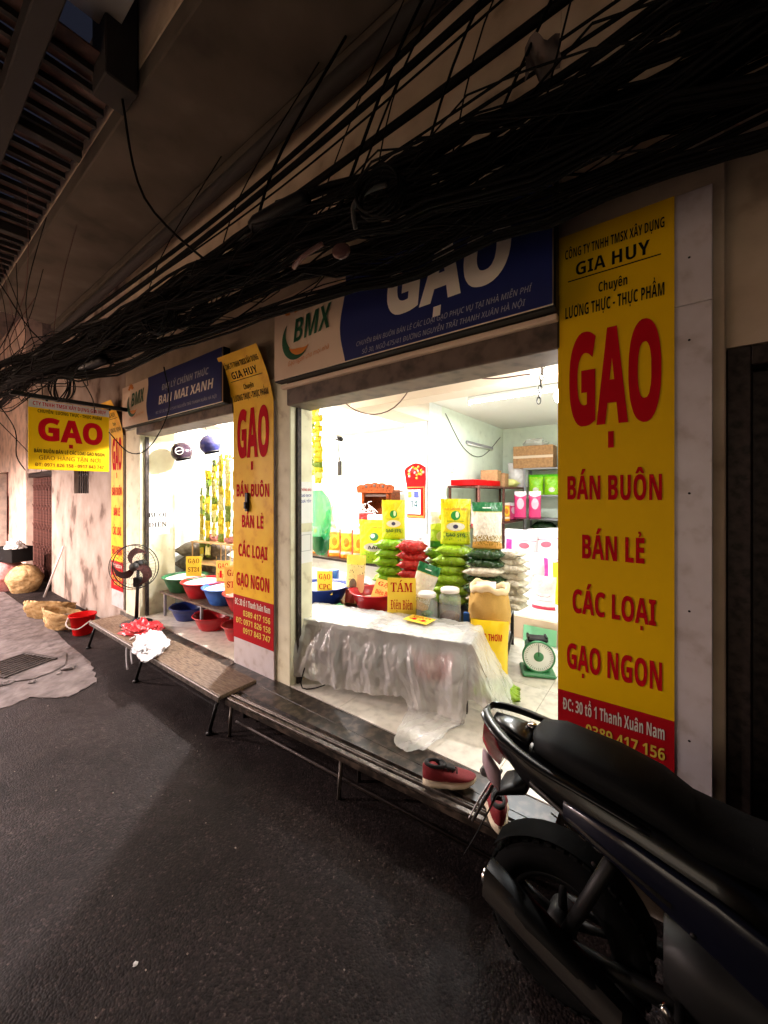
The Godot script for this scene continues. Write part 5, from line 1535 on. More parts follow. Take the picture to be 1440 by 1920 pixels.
# ------------------------------------------------------------------ counter, column and back room
func shop_back() -> void:
	# counter behind the tables
	var c := thing("counter", "white fronted counter with a black top edge behind the basins", "counter", V(-4.0, 0.292, -2.25))
	part(c, "cabinet", boxm(V(2.5, 0.62, 0.56), 0.005), M.white_wall, T(V(0, 0.312, -0.03)))
	part(c, "countertop", boxm(V(2.54, 0.035, 0.64), 0.004), M.black_top, T(V(0, 0.645, 0)))
	var kinds := ["farthest from the wide yellow bag", "between its two twins", "next to the wide yellow bag"]
	for i in 3:
		bag("cereal_pack", "yellow and orange packet on the counter, %s" % kinds[i], "packet", V(-4.05 + i * 0.24, 0.955, -2.08), 0.6, V(0.22, 0.42, 0.1), M.bag_cereal, 51 + i, "packets on the counter")
	bag("cereal_pack", "small yellow packet bundle on the counter under the green carrier bag", "packet", V(-4.62, 0.955, -2.06), 0.5, V(0.34, 0.24, 0.14), M.bag_cereal, 56)
	bag("paper_bag", "white bag standing behind the yellow and orange packets", "bag", V(-3.85, 0.955, -2.35), 0.5, V(0.4, 0.55, 0.16), M.fog_bag if M.has("fog_bag") else M.panel_white, 57)
	single("paper_box", "white box with a pink printed side on the counter", "box", boxm(V(0.42, 0.3, 0.2), 0.004), M.bag_rose, T(V(-4.55, 1.108, -2.36), 0.3))
	single("juice_box", "light blue carton standing behind the blue basin", "carton", boxm(V(0.1, 0.24, 0.08), 0.004), M.light_blue_plastic, T(on_table(-0.98, 0.72, 0.872), 0.4))
	single("red_box", "small crimson box on the counter below the wooden altar", "box", boxm(V(0.2, 0.16, 0.12), 0.004), M.pillow_red, T(V(-3.72, 1.52, -2.42), 0.4))
	wallbox(thing("wall_shelf", "white wall shelf under the wooden altar", "shelf"), "board", M.white_plastic, V(-4.4, 1.40, -3.398), V(-3.5, 1.435, -2.3), 0.003)
	altar()
	calendar()
	rack()
	grey_shelf()
	platform_goods()
	for q in [["white wall socket on the column below the calendar", V(-3.1, 1.2, -2.99), 0.0], ["white wall switch on the back room wall by the rack", V(-2.94, 2.3, -3.75), PI / 2]]:
		var k := thing("wall_socket", q[0], "socket", q[1], q[2])
		part(k, "plate", boxm(V(0.12, 0.08, 0.012), 0.003), M.white_plastic)
		part(k, "insert", boxm(V(0.05, 0.04, 0.006), 0.002), M.grey_paint, T(V(0, 0, 0.009)))
	single("wall_conduit", "grey cable conduit running up the white column", "conduit", boxm(V(0.025, 2.0, 0.016), 0.003), M.grey_paint, T(V(-2.99, 2.28, -2.985)))
	single("wall_wire", "thin black wire drooping along the back room wall", "wire", Sh.new().tube(curve([V(-2.94, 3.2, -3.5), V(-2.94, 2.7, -4.2), V(-2.94, 2.62, -5.0), V(-2.94, 3.1, -6.0)], 20), 0.006, 5).done(), M.cable_grey)
	# more goods hung and stacked at the back
	for i in 5:
		bag("snack_bag", "small printed bag on the rack's top shelf, place %s beyond the red trays" % ["one", "two", "three", "four", "five"][i], "bag", V(-2.5, 1.382, -3.75 - 0.42 * i), 1.1, V(0.24, 0.34, 0.12), [M.bag_rose, M.bag_lime, M.bag_pink, M.bag_cereal, M.bag_hot_pink][i], 210 + i, "small bags on the steel rack")
	for i in 3:
		bag("tea_bag", "green and white bag on the counter by the altar shelf, place %s" % ["one", "two", "three"][i], "bag", V(-4.95 + 0.26 * i, 0.955, -2.3), 0.4, V(0.24, 0.4, 0.12), M.bag_green_white, 220 + i, "green bags on the counter")
	for i in 4:
		single("bottom_sack", "white woven sack stacked beside the steel rack, layer %s" % ["one", "two", "three", "four"][i], "sack", pillow_mesh(0.62, 0.42, 0.2, 230 + i), M.panel_white if i % 2 else M.sachet_pale, T(V(-2.05, 0.552 + 0.16 * i, -4.95), 0.1 * i))
	var f := thing("wall_fan", "white wall fan high in the back room corner", "fan", V(-1.35, 2.75, -5.6), 0.5)
	var rings := Sh.new()
	for r in [0.2, 0.16, 0.12, 0.08]:
		var pts := []
		for i in 25:
			pts.append(V(cos(TAU * i / 24) * r, sin(TAU * i / 24) * r, 0.04 * cos(r / 0.2 * PI / 2)))
		rings.tube(pts, 0.004, 5, -1.0, false)
	part(f, "guard", rings.done(), M.grey_paint)
	for i in 3:
		part(f, "blade", Sh.new().grid(4, 6, func(u, v): return V((u - 0.5) * 0.1 * (0.4 + v), 0.03 + v * 0.14, 0.02 * (u - 0.5))).done(), M.white_plastic, Transform3D(Basis(Vector3(0, 0, 1), TAU * i / 3), Vector3.ZERO))
	part(f, "motor", Sh.new().tube([V(0, 0, 0.02), V(0, 0, -0.16)], 0.05, 14).done(), M.white_plastic)
	part(f, "arm", Sh.new().tube([V(0, 0, -0.12), V(0, -0.12, -0.3), V(-0.1, -0.12, -0.66)], 0.02, 8).done(), M.white_plastic)

func altar() -> void:
	var o := thing("wooden_altar", "small carved reddish wood altar on the wall shelf beside the calendar", "altar", V(-3.93, 1.437, -3.05), 0.12)
	part(o, "back", boxm(V(0.56, 0.52, 0.02), 0.003), M.brown_wood, T(V(0, 0.26, -0.18)))
	part(o, "floor", boxm(V(0.58, 0.04, 0.36), 0.004), M.brown_wood, T(V(0, 0.02, 0)))
	for s in [-1, 1]:
		part(o, "side", boxm(V(0.03, 0.46, 0.32), 0.004), M.brown_wood, T(V(s * 0.27, 0.27, -0.01)))
		part(o, "post", Sh.new().lathe([Vector2(0.028, 0.04), Vector2(0.028, 0.08), Vector2(0.018, 0.1), Vector2(0.024, 0.2), Vector2(0.018, 0.36), Vector2(0.03, 0.4), Vector2(0.03, 0.46)], 12, T(V(s * 0.235, 0, 0.16))).done(), M.brown_wood)
	var p := PackedVector2Array([Vector2(-0.34, 0.0), Vector2(0.34, 0.0)])
	for i in 25:
		var t := i / 24.0
		p.append(Vector2(lerpf(0.36, -0.36, t), 0.1 + 0.05 * sin(PI * t) + 0.022 * absf(sin(t * PI * 5.0))))
	part(o, "crown", Sh.new().prism(p, 0.0, 0.03, T(V(0, 0.47, 0.16))).done(), M.brown_wood)
	part(o, "roof", boxm(V(0.64, 0.02, 0.4), 0.004), M.brown_wood, T(V(0, 0.49, -0.02)))
	for i in 7:
		part(o, "carved_scroll", Sh.new().lathe([Vector2(0.026, 0), Vector2(0.02, 0.012), Vector2(0.008, 0.006), Vector2(0, 0.012)], 10, Transform3D(Basis(Vector3.RIGHT, PI / 2), V(-0.24 + i * 0.08, 0.56 + 0.03 * sin(PI * i / 6.0), 0.19))).done(), M.dark_wood if i % 2 else M.brown_wood)
	part(o, "valance", boxm(V(0.44, 0.05, 0.015), 0.003), M.dark_wood, T(V(0, 0.43, 0.14)))
	rng.seed = 12
	var w := Sh.new()
	for i in 26:
		var a := V(rng.randf_range(-0.12, 0.12), rng.randf_range(0.0, 0.24), rng.randf_range(-0.05, 0.05))
		w.tube(curve([a, a + V(rng.randf_range(-0.08, 0.08), 0.06, 0.03), a + V(rng.randf_range(-0.1, 0.1), rng.randf_range(-0.05, 0.1), 0.0)], 6), 0.005, 4)
	single("string_tangle", "tangle of white and pink string hanging before the altar", "string", w.done(), M.paper, T(V(-3.83, 1.45, -2.62)))
	single("blue_white_box", "white box with blue print before the altar", "box", boxm(V(0.26, 0.15, 0.1), 0.003), M.panel_white, T(V(-3.5, 1.51, -2.4), 0.4))

func calendar() -> void:
	var o := thing("wall_calendar", "red wall calendar with number fourteen on the white column", "calendar", V(-3.19, 1.94, -2.995))
	var p := PackedVector2Array([Vector2(-0.16, -0.42), Vector2(0.16, -0.42), Vector2(0.16, 0.05), Vector2(0.21, 0.32)])
	for i in 9:
		var t := i / 8.0
		p.append(Vector2(lerpf(0.18, -0.18, t), 0.36 + 0.07 * sin(PI * t)))
	p.append(Vector2(-0.21, 0.32))
	p.append(Vector2(-0.16, 0.05))
	part(o, "board", Sh.new().prism(p, 0.0, 0.012).done(), M.bright_red)
	var gold := [[V(-0.152, -0.19, 0.013), V(0.012, 0.46, 0.004)], [V(0.152, -0.19, 0.013), V(0.012, 0.46, 0.004)], [V(0, 0.055, 0.014), V(0.32, 0.012, 0.006)], [V(0, -0.4, 0.014), V(0.3, 0.03, 0.006)]]
	for g in gold:
		part(o, "gold_trim", boxm(g[1], 0.001), M.print_orange, T(g[0]))
	rng.seed = 9
	for i in 34:
		var a := rng.randf() * TAU
		var r := sqrt(rng.randf())
		part(o, "flower", Sh.new().lathe([Vector2(0.024, 0), Vector2(0.018, 0.012), Vector2(0, 0.014)], 7, Transform3D(Basis(Vector3.RIGHT, PI / 2), Vector3.ZERO)).done(), [M.pillow_red, M.print_orange, M.lens_clear, M.pillow_green, M.bright_red][i % 5], T(V(cos(a) * r * 0.15, 0.29 + sin(a) * r * 0.1, 0.012)))
	part(o, "page_block", boxm(V(0.24, 0.38, 0.02), 0.003), M.paper, T(V(-0.02, -0.175, 0.024)))
	part(o, "picture_print", boxm(V(0.09, 0.1, 0.002)), M.print_blue, T(V(0.03, -0.06, 0.035)))
	part(o, "picture_print", boxm(V(0.07, 0.1, 0.002)), M.pillow_lime, T(V(-0.09, -0.06, 0.035)))
	text(o, "14", "sans", M.print_teal, V(-0.015, -0.26, 0.036), 0.115, 0.13)
	part(o, "small_print", boxm(V(0.18, 0.006, 0.001)), M.print_grey, T(V(-0.02, -0.3, 0.035)))
	part(o, "small_print", boxm(V(0.12, 0.006, 0.001)), M.print_grey, T(V(-0.02, -0.32, 0.035)))

func rack() -> void:
	var o := thing("steel_rack", "reddish brown steel rack along the left wall of the back room", "rack")
	for z in [-3.6, -4.7, -5.9]:
		for x in [-2.42, -2.92]:
			wallbox(o, "upright", M.rust, V(x, 0.292, z), V(x + 0.035, 1.99, z + 0.035), 0.002)
	for y in [1.99, 1.35, 0.8]:
		wallbox(o, "shelf", M.rust, V(-2.93, y, -5.9), V(-2.38, y + 0.03, -3.55), 0.003)
	# goods on the rack
	for t in [["flat red tray on the steel rack", -3.75, M.bright_red], ["flat red tray beside the cardboard boxes on the steel rack", -4.35, M.bright_red]]:
		var tr := thing("flat_tray", t[0], "tray", V(-2.64, 2.022, t[1]))
		part(tr, "tray", Sh.new().box(V(0, 0.01, 0), V(0.4, 0.015, 0.5), 0.004).box(V(0.2, 0.05, 0), V(0.012, 0.09, 0.5), 0.004).box(V(-0.2, 0.05, 0), V(0.012, 0.09, 0.5), 0.004).box(V(0, 0.05, 0.25), V(0.39, 0.09, 0.012), 0.004).box(V(0, 0.05, -0.25), V(0.39, 0.09, 0.012), 0.004).done(), t[2])
	single("purple_bundle", "purple cloth bundle lying in the red trays", "cloth", chunk(0.14, 71), M.print_blue, T(V(-2.64, 2.045, -4.05)))
	for t in [["open cardboard box on the steel rack behind the red trays", -4.75, 0.3], ["second cardboard box on the steel rack beside the yellow bags", -5.15, 0.26]]:
		single("cardboard_box", t[0], "box", boxm(V(0.3, t[2], 0.34), 0.004), M.carton, T(V(-2.66, 2.021 + float(t[2]) / 2, t[1]), 0.15))
	single("yellow_bag", "pale yellow bag on the end of the steel rack", "bag", pillow_mesh(0.34, 0.3, 0.16, 73), M.sachet_pale, T(V(-2.62, 2.021, -5.6)))
	bag("white_bag", "tall white plastic bag on the far end of the steel rack", "bag", V(-2.5, 2.021, -5.82), 0.4, V(0.4, 0.5, 0.2), M.panel_white, 74)
	for i in 4:
		single("goods_pile", "white wrapped goods on the rack's middle shelf, place %s from the column" % ["one", "two", "three", "four"][i], "goods", chunk(0.2, 80 + i), M.panel_white, T(V(-2.65, 1.381, -3.85 - 0.5 * i)))
	for i in 3:
		single("goods_pile", "dark wrapped goods on the rack's low shelf, place %s from the column" % ["one", "two", "three"][i], "goods", chunk(0.22, 90 + i), M.dark_grain if i % 2 else M.green_plastic, T(V(-2.65, 0.831, -4.0 - 0.6 * i)))
	for i in 2:
		bag("pink_bag", "bright pink bag hanging from the rack end, %s of the pair" % ["first", "second"][i], "bag", V(-2.3 + 0.24 * i, 1.42, -5.3 - 0.1 * i), 0.3, V(0.22, 0.52, 0.1), M.bag_hot_pink, 76 + i, "hanging pink bags")

func grey_shelf() -> void:
	var o := thing("grey_shelf", "grey steel shelf unit against the back wall", "shelf")
	for x in [-2.36, -0.9]:
		for z in [-6.16, -5.75]:
			wallbox(o, "upright", M.grey_paint, V(x, 0.556, z), V(x + 0.04, 2.38, z + 0.04), 0.002)
	for y in [2.37, 1.84, 1.38, 0.9]:
		wallbox(o, "board", M.grey_paint, V(-2.37, y, -6.17), V(-0.85, y + 0.03, -5.7), 0.003)
	var b := thing("carton", "large brown cardboard carton on top of the grey shelf", "box", V(-2.2, 2.402, -5.92), 0.05)
	part(b, "box", boxm(V(0.75, 0.44, 0.42), 0.004), M.carton, T(V(0, 0.22, 0)))
	part(b, "tape", boxm(V(0.752, 0.05, 0.002)), M.board_beige, T(V(0, 0.22, 0.2115)))
	single("clear_wrap", "clear plastic wrap lying on the brown cardboard carton", "wrap", chunk(0.3, 97), M.fog_film, T(V(-2.2, 2.843, -5.92)))
	for i in 3:
		var w := thing("dark_bottle", "dark bottle on the grey shelf beside the carton, place %s" % ["one", "two", "three"][i], "bottle", V(-1.72 + 0.1 * i, 2.402, -5.86))
		part(w, "glass", Sh.new().lathe([Vector2(0, 0), Vector2(0.036, 0), Vector2(0.038, 0.16), Vector2(0.014, 0.22), Vector2(0.014, 0.28), Vector2(0, 0.28)], 14).done(), M.black_plastic)
		part(w, "label_print", Sh.new().lathe([Vector2(0.0388, 0.06), Vector2(0.0388, 0.12)], 14).done(), M.paper)
	for i in 4:
		bag("lime_bag", "lime green food bag on the grey shelf, place %s of its row" % ["one", "two", "three", "four"][i], "bag", V(-2.16 + 0.3 * i, 1.872, -5.86), 0.1, V(0.29, 0.4, 0.16), M.bag_lime, 101 + i, "lime bags on the grey shelf")
	for i in 4:
		single("white_parcel", "tied white parcel on the grey shelf, place %s of its row" % ["one", "two", "three", "four"][i], "parcel", chunk(0.2, 110 + i), M.panel_white, T(V(-2.1 + 0.36 * i, 0.931, -5.85)))
	for i in 3:
		single("olive_sack", "olive green sack on the grey shelf behind the white parcels, place %s" % ["one", "two", "three"][i], "sack", pillow_mesh(0.42, 0.3, 0.2, 120 + i), M.pillow_dark, T(V(-2.05 + 0.45 * i, 1.13 + 0.0, -6.0)))

func platform_goods() -> void:
	var big := [
		["tall white and purple rice sack at the platform's left, reading ST25", V(-1.92, 0.552, -4.0), V(0.5, 0.78, 0.28), M.bag_pink, 0.5, -0.06],
		["white and pink rice sack leaning behind the others on the platform", V(-1.55, 0.552, -4.25), V(0.48, 0.8, 0.26), M.bag_pink, 0.2, 0.08],
		["white rice sack lying open on the platform", V(-1.62, 0.552, -3.6), V(0.46, 0.5, 0.3), M.panel_white, 0.3, 0.0],
		["white and rose rice bag with crimson foot at the platform front", V(-1.2, 0.552, -2.62), V(0.26, 0.38, 0.14), M.bag_rose, 0.15, -0.03],
		["rose printed rice sack beside the yellow bag on the platform", V(-1.16, 0.552, -3.3), V(0.4, 0.62, 0.24), M.bag_pink, 0.0, 0.03],
		["yellow topped bag behind the rose bag on the platform", V(-1.02, 0.552, -2.95), V(0.3, 0.5, 0.2), M.banner_yellow, 0.2, 0.0]]
	for i in big.size():
		var b: Array = big[i]
		var o := bag("rice_sack", b[0], "sack", b[1], b[4], b[2], b[3], 140 + i, "", 0.0, b[5])
		if i == 0:
			var size: Vector3 = b[2]
			var bend := func(p: Vector3) -> Vector3:
				var q := V(-0.19 + p.y, 0.2 + p.x, 0.0)
				return V(q.x, q.y, bag_z(q.x / (size.x / 2), q.y / size.y, size.z) + 0.012)
			part(o, "lettering", lettering("ST25", "sans", 0.07, 0.26, 0, 0.0, bend), M.print_blue)
	single("floor_mat", "pale green mat leaning on the platform front", "mat", boxm(V(0.34, 0.17, 0.006), 0.002), M.mat_green, T(V(-1.13, 0.376, -2.19), 0.0, -0.14))

# ------------------------------------------------------------------ left bay
func shop_left() -> void:
	# tiered stand for the basins
	var b := thing("basin_stand", "two-tier plank stand holding the coloured basins in left bay", "stand", V(-4.4, 0.292, -0.42))
	part(b, "upper_plank", boxm(V(1.95, 0.025, 0.5), 0.004), M.wood, T(V(0, 0.315, 0)))
	for x in [-0.93, 0.0, 0.93]:
		for z in [-0.2, 0.2]:
			part(b, "leg", boxm(V(0.03, 0.3, 0.03), 0.003), M.grey_paint, T(V(x, 0.15, z)))
	var row := [["green basin of white rice, nearest the standing fan", -5.15, M.green_plastic, 0.26], ["red basin of white rice between the green and blue basins", -4.68, M.red_plastic, 0.25], ["blue basin of rice between two red basins", -4.2, M.light_blue_plastic, 0.24], ["red basin of rice next to the middle yellow panel", -3.76, M.red_plastic, 0.24]]
	for r in row:
		basin(r[0], V(r[1], 0.622, -0.4), r[3], 0.19, r[2], M.rice, 0.88)
	basin("pale blue basin of rice behind the red one on the stand", V(-4.35, 0.622, -0.85), 0.2, 0.18, M.light_blue_plastic, M.rice, 0.88)
	wallbox(thing("low_stool", "low plank stool behind the basin stand", "stool"), "seat", M.wood, V(-4.7, 0.292, -1.05), V(-3.95, 0.62, -0.69), 0.004)
	for r in [["dark blue basin on the floor under the basin stand", -4.98, M.blue_plastic], ["dark red basin on the floor under the basin stand", -4.4, M.red_plastic], ["small red basin on the floor under the basin stand", -3.85, M.red_plastic]]:
		basin(r[0], V(r[1], 0.292, -0.36), 0.21 if r[1] != -3.85 else 0.17, 0.16, r[2], null)
	card("price card reading GẠO ST24 in the green basin", ["GẠO", "ST24"], V(-4.98, 0.82, -0.42), 0.75, 0.19, 0.26, M.card_yellow, M.print_brown)
	card("narrow price card in the red basin between green and blue", ["GẠO", "Nếp Cái"], V(-4.42, 0.8, -0.5), 0.85, 0.16, 0.27, M.card_paper, M.print_red)
	card("price card leaning behind the card reading ST25", ["GẠO", "Bắc Hương".replace("ắ", "ă")], V(-4.1, 0.8, -0.42), 0.75, 0.17, 0.26, M.card_paper, M.print_red)
	card("price card reading GẠO ST25 in the red basin", ["GẠO", "ST25"], V(-3.83, 0.8, -0.28), 0.75, 0.19, 0.3, M.card_paper, M.print_red)
	# paper on the side wall
	var n := thing("wall_notice", "white paper notice with two black words on the left wall", "notice", V(-5.546, 1.55, -0.22), PI / 2)
	part(n, "sheet", boxm(V(0.3, 0.42, 0.002)), M.paper)
	text(n, "BƯỞI", "serif", M.print_black, V(0, 0.03, 0.003), 0.06, 0.24)
	text(n, "DIỄN", "serif", M.print_black, V(0, -0.1, 0.003), 0.06, 0.23)
	standing_fan()
	helmets()
	rattan_rack()
	# pile of sacks in the corner
	for i in 4:
		single("sack_pile", "dusty sack in the corner pile, layer %s" % ["one", "two", "three", "four"][i], "sack", pillow_mesh(0.75, 0.5, 0.26, 160 + i), M.grey_sack, T(V(-5.78 + 0.03 * i, 0.292 + 0.21 * i, -0.98), 0.2 * i))
	single("red_bag", "crumpled red plastic bag on the plank bench by the fan", "bag", crumple(0.27, 0.1, 0.16, 21), M.red_film, T(V(-4.88, 0.313, 0.22), 0.2))
	var w := thing("white_bag", "crumpled white plastic bag with loose straps on the plank bench", "bag", V(-4.33, 0.313, 0.36), -0.35)
	part(w, "bag", crumple(0.36, 0.085, 0.15, 22), M.white_film)
	part(w, "strap", Sh.new().tube(curve([V(-0.34, 0.03, 0.1), V(-0.48, -0.02, 0.16), V(-0.52, -0.2, 0.17), V(-0.42, -0.3, 0.16)], 14), 0.009, 6).done(), M.white_film)
	part(w, "strap", Sh.new().tube(curve([V(-0.3, 0.03, 0.14), V(-0.36, -0.04, 0.2), V(-0.33, -0.2, 0.21), V(-0.28, -0.3, 0.2)], 14), 0.009, 6).done(), M.white_film)
	shoe("red running shoe with cream sole standing on the ledge", V(-0.98, 0.304, 0.2), deg_to_rad(38))
	shoe("second red shoe half hidden behind the motorbike tail", V(-0.70, 0.304, 0.22), deg_to_rad(115))

func crumple(w: float, h: float, d: float, sd: int) -> ArrayMesh:
	var n := FastNoiseLite.new()
	n.seed = sd
	n.frequency = 1.0
	var r := FastNoiseLite.new()
	r.seed = sd + 1
	r.frequency = 1.0
	r.fractal_type = FastNoiseLite.FRACTAL_RIDGED
	r.fractal_octaves = 3
	return Sh.new().grid(60, 26, func(u, v):
		var a: float = u * TAU
		var b: float = v * PI / 2.0
		var dir := V(cos(a) * cos(b), sin(b), sin(a) * cos(b))
		var k := 1.0 + 0.45 * n.get_noise_3dv(dir * 1.3) + 0.16 * r.get_noise_3dv(dir * 1.6)
		return V(dir.x * w * k, maxf(dir.y * h * k * (0.8 + 0.5 * n.get_noise_2d(dir.x * 2.0, dir.z * 2.0)) + 0.018 * r.get_noise_3dv(dir * 3.0), 0.0), -dir.z * d * k)).done()

func standing_fan() -> void:
	var o := thing("standing_fan", "black standing fan with brown blades on the plank bench", "fan", V(-5.22, 0.313, 0.16), 0.75)
	part(o, "base", Sh.new().lathe([Vector2(0, 0), Vector2(0.17, 0), Vector2(0.17, 0.015), Vector2(0.05, 0.04), Vector2(0.03, 0.07), Vector2(0, 0.07)], 24).done(), M.black_plastic)
	part(o, "pole", Sh.new().tube([V(0, 0.05, 0), V(0, 0.66, -0.04)], 0.022, 10, 0.016).done(), M.black_plastic)
	part(o, "motor", Sh.new().tube([V(0, 0.70, -0.16), V(0, 0.70, -0.02)], 0.055, 14, 0.062).done(), M.black_plastic)
	part(o, "control_box", boxm(V(0.09, 0.12, 0.06), 0.01), M.black_plastic, T(V(0, 0.5, -0.03)))
	var c := V(0, 0.70, 0.06)
	part(o, "hub", Sh.new().lathe([Vector2(0, -0.03), Vector2(0.05, -0.03), Vector2(0.052, 0.01), Vector2(0.03, 0.03), Vector2(0, 0.034)], 20, Transform3D(Basis(Vector3.RIGHT, PI / 2), c)).done(), M.cable_grey)
	for i in 3:
		var bl := Sh.new()
		var ff := func(u: float, v: float, off: float) -> Vector3:
			var r := 0.04 + 0.19 * v
			var a := (u - 0.5) * lerpf(0.8, 0.75, v) + 0.9 * v * v
			return V(sin(a) * r, cos(a) * r, off + 0.05 * (u - 0.5))
		bl.grid(6, 8, func(u, v): return ff.call(u, v, 0.002))
		bl.grid(6, 8, func(u, v): return ff.call(1.0 - u, v, -0.002))
		part(o, "blade", bl.done(), M.dark_grain, Transform3D(Basis(Vector3(0, 0, 1), TAU * i / 3 + 0.5), c))
	var g := Sh.new()
	for z in [0.0, 0.07]:
		var pts := []
		for i in 37:
			pts.append(c + V(cos(TAU * i / 36) * 0.265, sin(TAU * i / 36) * 0.265, z - 0.04))
		g.tube(pts, 0.006 if z == 0.0 else 0.004, 5, -1.0, false)
	for r in [0.2, 0.13]:
		var pts := []
		for i in 31:
			pts.append(c + V(cos(TAU * i / 30) * r, sin(TAU * i / 30) * r, 0.055 - r * 0.1))
		g.tube(pts, 0.0016, 4, -1.0, false)
	for i in 40:
		var a := TAU * i / 40
		var d := V(cos(a), sin(a), 0)
		g.tube([c + d * 0.06 + V(0, 0, 0.06), c + d * 0.2 + V(0, 0, 0.055), c + d * 0.265 + V(0, 0, 0.025)], 0.0013, 4, -1.0, false)
		g.tube([c + d * 0.06 + V(0, 0, -0.06), c + d * 0.265 + V(0, 0, -0.04)], 0.0013, 4, -1.0, false)
	part(o, "guard", g.done(), M.dark_metal)

func helmets() -> void:
	for h in [["dark blue round helmet hanging in the left bay", V(-4.72, 2.52, -0.5), M.helmet_blue, 0.13], ["brown helmet with white circle print hanging in the left bay", V(-5.3, 2.46, -0.42), M.helmet_dark, 0.135]]:
		var o := thing("hanging_helmet", h[0], "helmet", h[1], 0.9)
		o.rotation.z = 0.25
		var r: float = h[3]
		part(o, "shell", Sh.new().lathe([Vector2(r * 0.7, -r * 0.72), Vector2(r * 0.93, -r * 0.42), Vector2(r * 0.99, -r * 0.2), Vector2(r * 1.0, 0.0), Vector2(r * 0.86, r * 0.5), Vector2(r * 0.5, r * 0.86), Vector2(0, r)], 28).done(), h[2])
		part(o, "rim", Sh.new().lathe([Vector2(r * 0.66, -r * 0.74), Vector2(r * 0.74, -r * 0.78), Vector2(r * 0.76, -r * 0.7), Vector2(r * 0.7, -r * 0.68)], 28).done(), M.cable_grey)
		part(o, "strap", Sh.new().tube(curve([V(-r * 0.8, -r * 0.5, 0), V(-r * 0.3, -r * 1.6, 0.02), V(r * 0.2, -r * 2.0, 0), V(r * 0.7, -r * 0.6, 0)], 14), 0.005, 5).done(), M.cable_grey)
		part(o, "hook_cord", Sh.new().tube(curve([V(0, r, 0), V(0.0, r + 0.12, 0.0), V(-0.02, r + 0.3, 0.0)], 6), 0.004, 5).done(), M.cable_black)
		if h[2] == M.helmet_dark:
			part(o, "ring_print", Sh.new().lathe([Vector2(0.052, 0), Vector2(0.052, 0.003), Vector2(0.042, 0.003), Vector2(0.042, 0)], 22, Transform3D(Basis(Vector3.RIGHT, PI / 2), V(0, 0.0, r * 1.0))).done(), M.paper)
			part(o, "bar_print", boxm(V(0.08, 0.012, 0.002)), M.paper, T(V(0, 0, r * 1.01)))
	single("ceiling_bundle", "beige cloth bundle tied under the left bay ceiling", "bundle", chunk(0.3, 33), M.board_beige, T(V(-5.0, 2.78, -0.62)))
	single("bay_wire", "thin white wire looping below the tied cloth bundle", "wire", Sh.new().tube(curve([V(-4.95, 2.8, -0.5), V(-5.0, 2.5, -0.45), V(-4.95, 2.38, -0.45), V(-4.85, 2.45, -0.45), V(-4.75, 2.6, -0.5)], 18), 0.003, 5).done(), M.cable_grey)

func rattan_rack() -> void:
	var o := thing("rattan_rack", "arch-topped rattan rack hung with sachets in left bay", "rack", V(-5.08, 0.292, -1.0), 0.15)
	var arch := []
	for i in 25:
		var a := PI * i / 24
		arch.append(V(-cos(a) * 0.48, 1.62 + sin(a) * 0.5, 0))
	part(o, "arch", Sh.new().tube([V(-0.48, 0.0, 0)] + arch + [V(0.48, 0.0, 0)], 0.02, 8).done(), M.rattan)
	for i in 9:
		var x := -0.4 + i * 0.1
		part(o, "rod", Sh.new().tube([V(x, 0.1, 0), V(x, 1.62 + sqrt(maxf(0.23 - x * x, 0.0)), 0)], 0.007, 6).done(), M.rattan)
	for y in [0.3, 0.62, 0.92]:
		part(o, "shelf", boxm(V(0.94, 0.02, 0.3), 0.004), M.rattan, T(V(0, y, 0.15)))
		for s in [-1, 1]:
			part(o, "shelf_post", Sh.new().tube([V(s * 0.45, y - 0.28, 0.28), V(s * 0.45, y, 0.28)], 0.01, 6).done(), M.rattan)
	var ord := ["first", "second", "third", "fourth", "fifth", "sixth", "seventh", "eighth", "ninth", "tenth", "eleventh"]
	for i in 11:
		var x := -5.52 + i * 0.085
		var yt := [1.86, 1.98, 2.1, 2.22, 2.3, 2.36, 2.41, 2.43, 2.42, 2.36, 2.28][i] as float
		sachets("sachet_strip", "yellow green sachet strip on the rattan rack, %s from the rack's outer edge" % ord[i], V(x, yt, -0.82 + 0.05 * (i % 2)), 10 + i % 3, 0.98 + 0.07 * ((i * 5) % 4), 170 + i * 3, "sachet strips on the rattan rack")
	for i in 3:
		single("rolled_towels", "rolled pinkish pack on the rattan rack shelf, place %s" % ord[i], "pack", Sh.new().tube([V(-0.07, 0.05, 0), V(0.07, 0.05, 0)], 0.05, 14).done(), M.pink_sack, T(V(-5.2 + 0.22 * i, 1.225, -0.82), 0.2))

